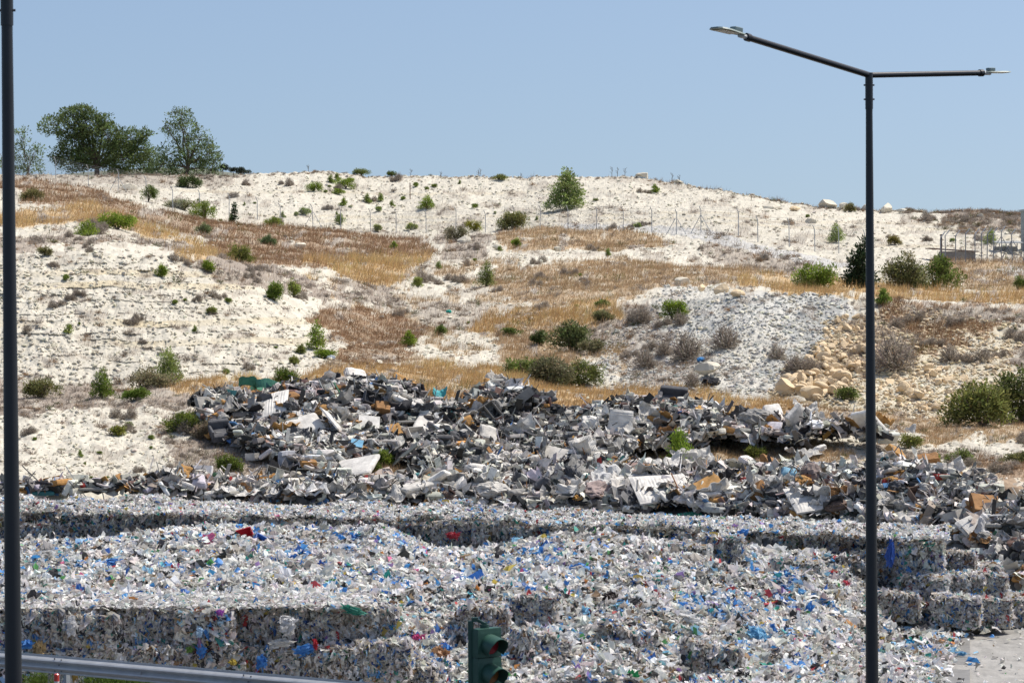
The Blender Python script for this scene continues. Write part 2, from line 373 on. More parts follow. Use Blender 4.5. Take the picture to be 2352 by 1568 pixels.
# ---------------------------------------------------------------- ground cover map, in the same hillside coordinates
def inpoly(x, y, poly):
    p = np.array(poly, float); r = np.zeros(np.shape(x), bool); j = len(p)-1
    for i in range(len(p)):
        c = ((p[i, 1] > y) != (p[j, 1] > y)) & (x < (p[j, 0]-p[i, 0])*(y-p[i, 1])/(p[j, 1]-p[i, 1]+1e-9)+p[i, 0])
        r ^= c; j = i
    return r
VEG = [  # kind, density, polygon
 ('rust', 1.0, [(-400, 395), (60, 405), (200, 430), (340, 478), (480, 505), (470, 545), (330, 505), (200, 470), (40, 440), (-400, 440)]),
 ('rust', .8, [(40, 440), (200, 448), (330, 478), (430, 505), (420, 530), (330, 505), (190, 478), (40, 470)]),
 ('gold', 1.0, [(-400, 470), (40, 490), (215, 470), (330, 510), (430, 545), (545, 600), (720, 640), (700, 660), (560, 625), (430, 600), (330, 545), (200, 505), (40, 520), (-400, 520)]),
 ('rust', 1.0, [(450, 500), (560, 515), (720, 522), (850, 535), (985, 545), (985, 600), (880, 640), (700, 620), (560, 610), (480, 570)]),
 ('gold', 1.1, [(690, 585), (820, 590), (985, 588), (960, 620), (880, 665), (800, 640), (700, 610)]),
 ('grey', .8, [(-400, 520), (40, 540), (260, 535), (430, 555), (440, 580), (240, 565), (40, 575), (-400, 575)]),
 ('grey', .9, [(430, 600), (640, 615), (760, 660), (740, 700), (640, 670), (500, 640)]),
 ('straw', 1.0, [(1130, 545), (1180, 527), (1460, 532), (1560, 560), (1440, 575), (1160, 572)]),
 ('grey', .8, [(1000, 540), (1140, 540), (1120, 580), (1010, 600)]),
 ('straw', .9, [(1120, 615), (1400, 600), (1700, 612), (1930, 630), (1990, 660), (1840, 668), (1690, 655), (1500, 665), (1330, 655), (1140, 655)]),
 ('grey', .7, [(1640, 555), (1860, 600), (1900, 640), (1740, 625), (1600, 585)]),
 ('straw', .9, [(1150, 668), (1320, 650), (1500, 660), (1420, 705), (1250, 700), (1160, 695)]),
 ('gold', 1.3, [(1690, 632), (1850, 640), (2000, 650), (2200, 662), (2352, 672), (2800, 676), (2800, 715), (2352, 705), (2180, 690), (1950, 688), (1830, 670), (1690, 655)]),
 ('straw', 1.0, [(2150, 600), (2800, 590), (2800, 680), (2352, 670), (2150, 655)]),
 ('rust', 1.0, [(715, 712), (800, 705), (910, 722), (965, 765), (925, 800), (890, 850), (800, 852), (775, 815), (790, 775), (745, 745)]),
 ('gold', .9, [(1060, 735), (1240, 712), (1420, 690), (1440, 725), (1320, 762), (1090, 765)]),
 ('straw', .8, [(1160, 760), (1420, 740), (1420, 800), (1300, 850), (1180, 850), (1140, 800)]),
 ('grey', .8, [(770, 640), (900, 660), (950, 700), (860, 710), (760, 680)]),
 ('grey', .6, [(950, 690), (1120, 690), (1100, 780), (960, 740)]),
 ('gold', 1.3, [(480, 905), (560, 880), (760, 852), (1000, 835), (1160, 850), (1230, 885), (1400, 892), (1600, 897), (1800, 915), (1980, 935), (2000, 975), (1700, 965), (1400, 965), (1000, 945), (700, 940), (480, 930)]),
 ('grey', 1.2, [(-400, 880), (200, 888), (500, 885), (570, 905), (450, 945), (40, 948), (-400, 948)]),
 ('gold', .7, [(330, 880), (560, 885), (560, 920), (420, 925)]),
 ('straw', .9, [(1780, 930), (1990, 925), (2200, 960), (2800, 975), (2800, 1020), (2100, 1010), (1800, 965)]),
 ('rust', .8, [(2010, 690), (2260, 700), (2380, 712), (2200, 790), (2060, 830), (2000, 840), (1990, 770)]),
 ('grey', 1.0, [(2060, 700), (2352, 712), (2500, 730), (2352, 745), (2150, 740)]),
 ('grey', .8, [(1960, 715), (2090, 740), (2100, 800), (2000, 860), (1940, 840)]),
 ('grey', 1.0, [(2150, 486), (2352, 488), (2800, 492), (2800, 540), (2330, 525), (2200, 522)]),
 ('grey', .8, [(2300, 740), (2500, 740), (2500, 900), (2360, 850)]),
 ('straw', .7, [(1980, 955), (2352, 985), (2352, 1010), (1990, 985)]),
 ('grey', .8, [(2000, 1010), (2100, 1020), (2352, 1050), (2352, 1100), (2000, 1080)]),
 ('grey', .7, [(1480, 700), (1580, 790), (1640, 800), (1560, 880), (1420, 895), (1400, 820)]),
 ('grey', 1.0, [(1380, 745), (1480, 690), (1500, 712), (1400, 790), (1340, 830), (1340, 770)]),
 ('grey', .9, [(420, 940), (560, 960), (640, 1060), (620, 1100), (430, 1110), (380, 1000)]),
 ('straw', .8, [(840, 1030), (1000, 1050), (1010, 1100), (900, 1110), (830, 1085)]),
 ('straw', .8, [(1480, 1030), (1900, 1010), (1960, 1060), (1700, 1090), (1480, 1080)]),
 ('rust', .8, [(2260, 1060), (2400, 1070), (2400, 1150), (2290, 1140)]),
 ('grey', .6, [(-400, 396), (60, 398), (500, 400), (560, 402), (520, 425), (380, 430), (60, 410)]),
]
GCOL = {'gold': (.52, .350, .160), 'rust': (.275, .170, .098), 'straw': (.40, .285, .165), 'grey': (.245, .208, .182)}
def warp(px, py):
    s = np.clip((py-300)/600, .3, 1.2)
    return px + 60*s*fbm(px/60, py/22, 3, 61) + 26*s*fbm(px/14, py/7, 2, 63), py + 19*s*fbm(px/70+9, py/25, 3, 62) + 9*s*fbm(px/16, py/7, 2, 64)
def cover(px, py):
    wx, wy = warp(px, py); c = np.zeros(np.shape(px)); kind = np.zeros(np.shape(px), int)
    for i, (kd, dn, pl) in enumerate(VEG):
        m = inpoly(wx, wy, pl); c = np.where(m, dn, c); kind = np.where(m, i+1, kind)
    n = fbm(px/26, py/10, 3, 66)
    c = np.minimum(c*np.where(n < -.46, .35, 1.15), 1.3)
    # scrub islands in the grass, and stray scrub patches on the white ground
    gi = next(i for i, v in enumerate(VEG) if v[0] == 'grey')+1; si = next(i for i, v in enumerate(VEG) if v[0] == 'straw')+1
    isl = (fbm(px/30+40, py/11, 3, 67) > .34) & (c > .3); kind = np.where(isl, gi, kind)
    free = (c <= 0) & (fbm(px/38, py/13, 3, 68) > np.where(py < 640, .26, .30)) & (py > 405) & (py < 1100); mid = free & (px > 700) & (px < 1450) & (py > 600)
    c = np.where(free, .45, c); kind = np.where(free, gi, kind); free2 = (c <= 0) & (px > 760+90*fbm(px/50, py/18, 3, 70)) & (px < 1440) & (py > 590) & (py < 860) & (fbm(px/45+7, py/14, 3, 69) > .02)
    c = np.where(free2, .7, c); kind = np.where(free2, si, kind)
    return c, kind
def ground_col(px, py, P):
    k, v, _, _ = seg(px, py); x, y, z = P[..., 0], P[..., 1], P[..., 2]
    base = np.array([.555, .518, .430]); n1 = fbm(x*.25, y*.2, 4, 71); n2 = fbm(x*1.7, y*1.1+z*3, 3, 72)
    c = base*(1+.10*n1[..., None]+.12*n2[..., None])
    # warm beds in the quarry wall and the ridge
    zz = z+.35*fbm(x*.09, z*.05, 2, 31) + .16*fbm(x*.5, z*.3, 2, 32)+x*.012; L = np.floor(zz/.34).astype(np.int64)
    warm = (hsh(L, np.zeros_like(L), 0, 77) > .72)*quarry_amt(px, k, v)*vn(x*.3, zz, 78)
    c = c*(1-warm[..., None]*(1-np.array([.92, .85, .70])))
    # grey marl of the tipped mound
    mound = inpoly(*warp(px, py), [(1370, 790), (1540, 650), (1900, 680), (1960, 700), (1920, 760), (1800, 880), (1760, 905), (1380, 905)])
    mg = mound*(.55+.45*sst(-.3, .4, n1)); c = c*(1-mg[..., None]) + mg[..., None]*np.array([.52, .51, .465])*(1+.15*n2[..., None])
    dk = (n2*.6+n1*.5 > -.22) & inpoly(*warp(px, py), [(1840, 690), (1950, 690), (1900, 770), (1800, 880), (1740, 860), (1800, 770)])
    c = np.where(dk[..., None], np.array([.37, .37, .345])*(1+.2*n2[..., None]), c)
    yl = inpoly(*warp(px, py), [(1900, 725), (2060, 700), (2330, 750), (2352, 900), (2200, 960), (1780, 930), (1800, 860), (1880, 800)])
    ch = inpoly(*warp(px, py), [(1905, 735), (1985, 725), (2040, 760), (2010, 830), (1960, 880), (1900, 922), (1780, 915), (1800, 872), (1850, 830), (1880, 780)])
    c = np.where(yl[..., None], c*np.array([1.0, .97, .90]), c); c = np.where(ch[..., None], np.array([.31, .25, .17])*(1+.3*n2[..., None]), c)  # chute ground painted darker, standing in for shade between the rocks
    trk = inpoly(px+6*fbm(px/20, py/8, 2, 3), py+2.5*fbm(px/15, py/9, 2, 4), [(1290, 516), (1500, 522), (1650, 540), (1780, 572), (1960, 602), (1990, 618), (1930, 622), (1760, 590), (1620, 556), (1480, 534), (1290, 527)]) | inpoly(px, py, [(2290, 618), (2360, 616), (2800, 620), (2800, 650), (2352, 648), (2290, 630)])
    c = np.where(trk[..., None], np.array([.47, .46, .43])*(1+.15*n2[..., None]), c)
    cv, kd = cover(px, py); cv = np.where(trk, .05, cv); cols = np.array([(.6, .55, .45)]+[GCOL[a[0]] for a in VEG])
    litter = np.clip(cv, 0, 1)*(.6+.4*sst(-.5, .1, n2+n1*.6))
    c = c*(1-litter[..., None]*.85) + .85*litter[..., None]*(cols[kd]*.8+np.array([.07, .05, .03]))
    # trampled waste yard: grey concrete dust
    yd = sst(0, .2, np.where(k >= 6, v+(k-6), -1))
    c = c*(1-yd[..., None]) + yd[..., None]*np.array([.31, .30, .28])*(1+.22*n2[..., None]+.08*n1[..., None])
    return np.clip(c, .02, .8)

def build_ground():
    xs = np.concatenate([np.arange(-400, -20, 12.0), np.arange(-20, 2372, 2.6), np.arange(2372, 2800, 12.0)])
    G = Geo(); ys, ds = rows_at(xs); PY = []; first = True
    for k in range(NK-1):
        hgt = np.median(ys[k+1]-ys[k]); n = int(np.clip(hgt/1.55, 6, 220)) if k < 7 else 60
        vv = np.linspace(0, 1, n, endpoint=(k == NK-2))
        for v in vv: PY.append(ys[k]*(1-v)+ys[k+1]*v + 0)
    PY = np.array(PY); PX = np.broadcast_to(xs, PY.shape)
    P = surf(PX, PY); C = ground_col(PX, PY, P)
    # over the crest: the hill runs on, gently down, to the horizon
    back = []
    for dy, dz in ((4000, -60), (1500, -26), (600, -14), (260, -9), (110, -5), (45, -2.2), (18, -.9), (6, -.25)):
        q = P[0].copy(); f = (q[:, 1]+dy)/q[:, 1]; q[:, 0] = q[:, 0]*(1+(f-1)*.98); q[:, 1] += dy; q[:, 2] += dz - (0 if dy > 300 else 0)
        back.append(q)
    # towards the road: yard floor, bank, verge
    gl = lambda x: 49.1 - (x+8.67)*.645        # guardrail line, distance at a given x
    fx = P[-1, :, 0]/P[-1, :, 1]
    front = []
    for off, z in ((14, YARD), (9.5, YARD), (6, -3.1), (3.0, -1.1), (1.3, -.12), (.7, 0)):
        yy = (49.1+.645*-8.67+off)/(1+.645*fx*.999); x = fx*yy
        yy = gl(x)+off
        front.append(np.stack([x, yy, np.full(x.shape, z)+.10*fbm(x, yy, 2, 5)], -1))
    A = np.concatenate([np.array(back), P, np.array(front)])
    CC = np.concatenate([np.repeat(C[:1], len(back), 0)*.9, C, np.repeat(np.array([.30, .26, .20])[None, None], len(front), 0)*np.ones((1, len(xs), 1))])
    nr, nc = A.shape[:2]
    Fq = grid_faces(nr, nc)[:, ::-1]
    G.add(A.reshape(-1, 3), Fq, CC.reshape(-1, 3))
    o = G.build('ground', M_ground, smooth=False); tag(o, kind='structure')
    # road deck that the lamps, the signal and the rail stand by
    g = Geo(); x = np.linspace(-60, 60, 61); a = np.stack([x, gl(x)+.7, x*0+0.0], 1); b = np.stack([x, gl(x)*0-30, x*0+0.0], 1)
    g.add(np.concatenate([a, b]), np.stack([np.arange(60), np.arange(60)+61, np.arange(60)+62, np.arange(60)+1], 1)[:, ::1], (.055, .055, .057))
    tag(g.build('road', M_road), kind='structure')
    g = Geo(); c0 = np.stack([x, gl(x)-1.2, x*0+.004], 1); c1 = np.stack([x, gl(x)-1.35, x*0+.004], 1)
    g.add(np.concatenate([c0, c1]), np.stack([np.arange(60), np.arange(60)+61, np.arange(60)+62, np.arange(60)+1], 1), (.75, .75, .73))
    tag(g.build('road_marking', M_road), kind='structure')
build_ground()

# a far ridge that shows in the gap beyond the pines
g = Geo(); n = 160; x = np.linspace(-1800, 1400, n); zt = 20 + 90*np.exp(-((x+330)/330.0)**2) + 3*fbm(x/60, x*0, 4, 3)
V = np.concatenate([np.stack([x, x*0+2600, zt], 1), np.stack([x, x*0+2200, zt*0-60], 1), np.stack([x, x*0+3400, zt*0-80], 1)])
i = np.arange(n-1); g.add(V, np.concatenate([np.stack([i, i+1, n+i+1, n+i], 1), np.stack([2*n+i, 2*n+i+1, i+1, i], 1)]), (.20, .21, .17))
tag(g.build('far_hills', M_ground), kind='structure')
# ---------------------------------------------------------------- labels made from the nearest landmark
LM = []      # (px, py, short name)
def landmark(px, py, short): LM.append((px, py, short))
def auto_label(what, px, py, limit=16):
    c = sorted(LM, key=lambda l: math.hypot((l[0]-px), (l[1]-py)*1.6))[:26]
    def rel(l):
        dx, dy = px-l[0], py-l[1]; far = math.hypot(dx, dy) > 90
        if abs(dx) > abs(dy)*1.3: s = 'right of' if dx > 0 else 'left of'
        else: s = 'below' if dy > 0 else 'above'
        return ('well ' if far and s in ('above', 'below') else 'further ' if far else 'just ')+s
    for l in c:
        t = f"{what} {rel(l)} the {l[2]}"
        if t not in LABELS and len(t.split()) <= limit: return t
    for i, a in enumerate(c):
        for b in c[i+1:]:
            t = f"{what} between the {a[2]} and the {b[2]}"
            if t not in LABELS and len(t.split()) <= limit: return t
    for i, a in enumerate(c):
        for w in ('slightly higher than', 'slightly lower than', 'near', 'not far from', 'within sight of'):
            t = f"{what} {w} the {a[2]}"
            if t not in LABELS and len(t.split()) <= limit: return t
    return f"{what} near the {c[0][2]}"

# ---------------------------------------------------------------- plants
def leaves(g, ctrs, rad, n_each, size, cols, up=.35, asp=(.25, .5), rng=None, droop=0):
    """needle or leaf sprays: narrow quads spread round each clump centre, pointing outwards"""
    rng = rng or RNG; m = len(ctrs); n = m*n_each
    d = unit(rng.normal(size=(n, 3))); d[:, 2] = d[:, 2]*.8+up*.4; d = unit(d)
    rr = np.repeat(rad, n_each)*rng.uniform(.15, 1, n)**.6
    P = np.repeat(ctrs, n_each, 0) + d*rr[:, None]
    a = unit(d + rng.normal(0, .45, (n, 3)) + np.array([0, 0, up-droop])); b = unit(np.cross(a, rng.normal(size=(n, 3))))
    s = size*rng.uniform(.6, 1.4, n); w = s*rng.uniform(*asp, n)
    V = np.stack([P-b*w[:, None]*.35, P+a*s[:, None]*.55-b*w[:, None]*.5, P+a*s[:, None], P+a*s[:, None]*.55+b*w[:, None]*.5], 1)
    C = np.repeat(np.repeat(cols, n_each, 0)*rng.uniform(.75, 1.3, (n, 1)), 4, 0)
    g.add(V.reshape(-1, 3), np.arange(n*4).reshape(-1, 4), C)
def blob_clumps(blobs, spacing, rng=None, shell=.6):
    """clump centres through a set of ellipsoids (cx,cy,cz,rx,ry,rz)"""
    rng = rng or RNG; out = []; 
    for (cx, cy, cz, rx, ry, rz) in blobs:
        n = max(8, int(4.2*(rx*ry*rz)**.667/spacing**2*1.6)); d = unit(rng.normal(size=(n, 3)))
        r = rng.uniform(shell**3, 1, n)**(1/3)*(1+.18*(vn3(d*2.4+cx, 3)-.5)*2)
        out.append(np.array([cx, cy, cz])+d*r[:, None]*np.array([rx, ry, rz]))
    return np.concatenate(out)
def limb(g, a, b, r0, r1, col, wob=.08, n=6, rng=None):
    rng = rng or RNG; a = np.asarray(a, float); b = np.asarray(b, float); t = np.linspace(0, 1, n)[:, None]
    L = np.linalg.norm(b-a); p = a*(1-t)+b*t + rng.normal(0, wob*L*.3, (n, 3))*np.sin(t*np.pi) + np.array([0, 0, 1])*np.sin(t*np.pi)*L*.06
    tube(g, p, np.linspace(r0, r1, n), col, 6)
def tree_from_blobs(name, base, blobs, leaf, spacing, clump, n_each, col, trunk_r, label, cat, group=None, up=.35, asp=(.25, .5), bark=(.17, .13, .10), low=None):
    """blobs relative to the base point"""
    root = empty(name, base); rng = np.random.default_rng(len(label)*31+int(abs(base[0])*7) % 997)
    g = Geo(); ctr = max(blobs, key=lambda b: b[3]*b[5])
    top = np.array([ctr[0], ctr[1], ctr[2]+ctr[5]*.2]); limb(g, (0, 0, -.3), top, trunk_r, trunk_r*.4, bark, .05, 8, rng)
    for b in blobs:
        h = rng.uniform(.25, .6); st = top*h
        limb(g, st, b[:3], trunk_r*.5, trunk_r*.12, bark, .1, 6, rng)
        for q in range(6):
            d = unit(rng.normal(size=3)); e = np.array(b[:3])+d*np.array(b[3:])*.85
            limb(g, b[:3], e, trunk_r*.14, trunk_r*.03, bark, .1, 4, rng)
    g.build('trunk', M_bark, root)
    g = Geo(); c = blob_clumps(blobs, spacing, rng); m = len(c)
    cc = np.array(col)*rng.uniform(.6, 1.75, (m, 1))*(1+rng.normal(0, .05, (m, 3)))
    leaves(g, c, np.full(m, clump)*rng.uniform(.6, 1.3, m), n_each, leaf, cc, up, asp, rng)
    g.build('crown', M_plant, root)
    tag(root, label, cat, group)
    return root
def settle(f, px, py):
    q = float(py); x = float(px)
    for _ in range(7):
        P = f(np.array([x]), np.array([q])); a, b = proj(P); q += .8*(py-float(b[0])); x += .8*(px-float(a[0]))
        q = min(max(q, py-70), py+90)
    return P[0]
def S2(px, py, D0=None):
    return settle(surf, px, py)
def img_tree(name, bx, by, blobs_px, label, cat, leaf=.3, spacing=.55, clump=.5, n_each=14, col=(.06, .085, .03), tr=.18, group=None, up=.35, asp=(.25, .5), short=None, deep=.8, back=0):
    """blobs in picture units measured from the base point: (dx, dy up, rx, ry[, depth shift])"""
    P = S2(bx, by); P = P + np.array([P[0]/P[1], 1, 0])*back
    m = P[1]/F; rng = np.random.default_rng(abs(int(bx*13+by)))
    bl = [(b[0]*m, (b[4]*m if len(b) > 4 else rng.uniform(-.25, .25)*b[2]*m), b[1]*m, b[2]*m, b[2]*m*deep, b[3]*m) for b in blobs_px]
    o = tree_from_blobs(name, P, bl, leaf, spacing, clump, n_each, col, tr, label, cat, group, up, asp)
    landmark(bx, by-20, short or label.split(' with ')[0].split(' on ')[0].split(' beside ')[0])
    return o
PINE = (.125, .165, .060)
img_tree('pine_tree', 222, 402, [(-90, 118, 38, 24), (-52, 140, 36, 24), (-15, 118, 40, 34), (-52, 72, 40, 30), (-88, 50, 26, 16), (28, 92, 40, 34), (0, 52, 62, 38), (70, 86, 40, 28), (98, 62, 34, 26), (60, 40, 44, 34), (-30, 148, 24, 16), (110, 94, 18, 14), (-50, 30, 50, 18), (-40, 100, 30, 20), (20, 128, 26, 18)],
         'broad dark umbrella-shaped pine tree leaning left behind the hilltop fence', 'tree', .32, .43, .42, 16, PINE, .38, 'pines on the hilltop', short='broad dark pine', back=6)
img_tree('pine_tree', 425, 408, [(-14, 138, 34, 24), (-42, 118, 20, 16), (0, 110, 40, 32), (34, 92, 34, 30), (52, 60, 34, 30), (18, 62, 48, 36), (-30, 60, 40, 30), (-55, 30, 42, 26), (60, 24, 30, 26), (10, 24, 60, 26), (-8, 152, 22, 12), (66, 46, 16, 22)],
         'tall open-crowned pine tree with sky showing through, on the hilltop', 'tree', .30, .56, .42, 13, (.135, .18, .075), .3, 'pines on the hilltop', short='tall open pine', back=8)
img_tree('pine_tree', 335, 408, [(-20, 60, 34, 24), (10, 45, 34, 30), (-40, 25, 40, 24), (30, 25, 40, 24), (-70, 15, 30, 16)],
         'low bushy pine filling the gap between the two large pines', 'tree', .3, .5, .4, 12, (.13, .175, .07), .18, 'pines on the hilltop', short='low gap pine', back=14)
img_tree('pine_tree', 62, 402, [(-8, 88, 16, 26), (-22, 60, 22, 24), (14, 50, 24, 22), (4, 24, 36, 22), (-20, 104, 10, 12), (26, 66, 10, 10), (-30, 25, 24, 20)],
         'sparse light-crowned pine just right of the near lamp post', 'tree', .3, .54, .4, 12, (.16, .21, .10), .16, 'pines on the hilltop', short='sparse light pine', back=5)
img_tree('pine_tree', -60, 402, [(0, 60, 40, 34), (-30, 40, 40, 30), (30, 30, 40, 26)], 'dark pine on the hilltop left of the near lamp post', 'tree', .32, .6, .45, 12, PINE, .2, 'pines on the hilltop', back=5)

def conic(w, h, n=7, lean=0):
    out = []
    for i in range(n):
        t = (i+.5)/n; r = w/1.85*(1-t)**.62*(.92 if i % 2 else 1.05)
        out.append((lean*t*h + (4 if i % 2 else -4)*(1-t), h*(.06+.88*t), max(r, w*.06), h/n*.85))
    return out
def dome(w, h, n=6, seed=1):
    w *= 1.18; h *= 1.1; r = random.Random(seed); out = [(r.uniform(-.1, .1)*w, h*.40, w*.27, h*.38)]
    for i in range(n+4):
        a = r.uniform(-1, 1); out.append((a*w*.38, h*r.uniform(.18, .74)*(1-abs(a)*.35), w*r.uniform(.09, .20), h*r.uniform(.14, .32)))
    return out
BRIGHT = (.115, .165, .030); MIDG = (.075, .110, .035); OLIVE = (.115, .115, .060); DARKG = (.045, .070, .028); GREYG = (.120, .130, .085)
img_tree('pine_tree', 1303, 482, conic(100, 96, 9), 'large conical pine standing alone on the white ridge behind the fence', 'tree', .3, .42, .34, 14, (.22, .27, .09), .16, short='large lone conical pine')
img_tree('cypress_tree', 1975, 662, conic(74, 80, 6)+[(6, 88, 13, 22), (16, 108, 9, 14), (-6, 66, 20, 18)], 'dark narrow-topped cypress partly hidden behind the far lamp post', 'tree', .26, .3, .3, 16, (.035, .06, .028), .12, short='dark cypress')
img_tree('cypress_tree', 538, 513, conic(13, 50, 6), 'tiny dark slender cypress in the dry grass below the fence', 'tree', .2, .18, .16, 12, (.035, .06, .025), .05, short='tiny slender cypress')
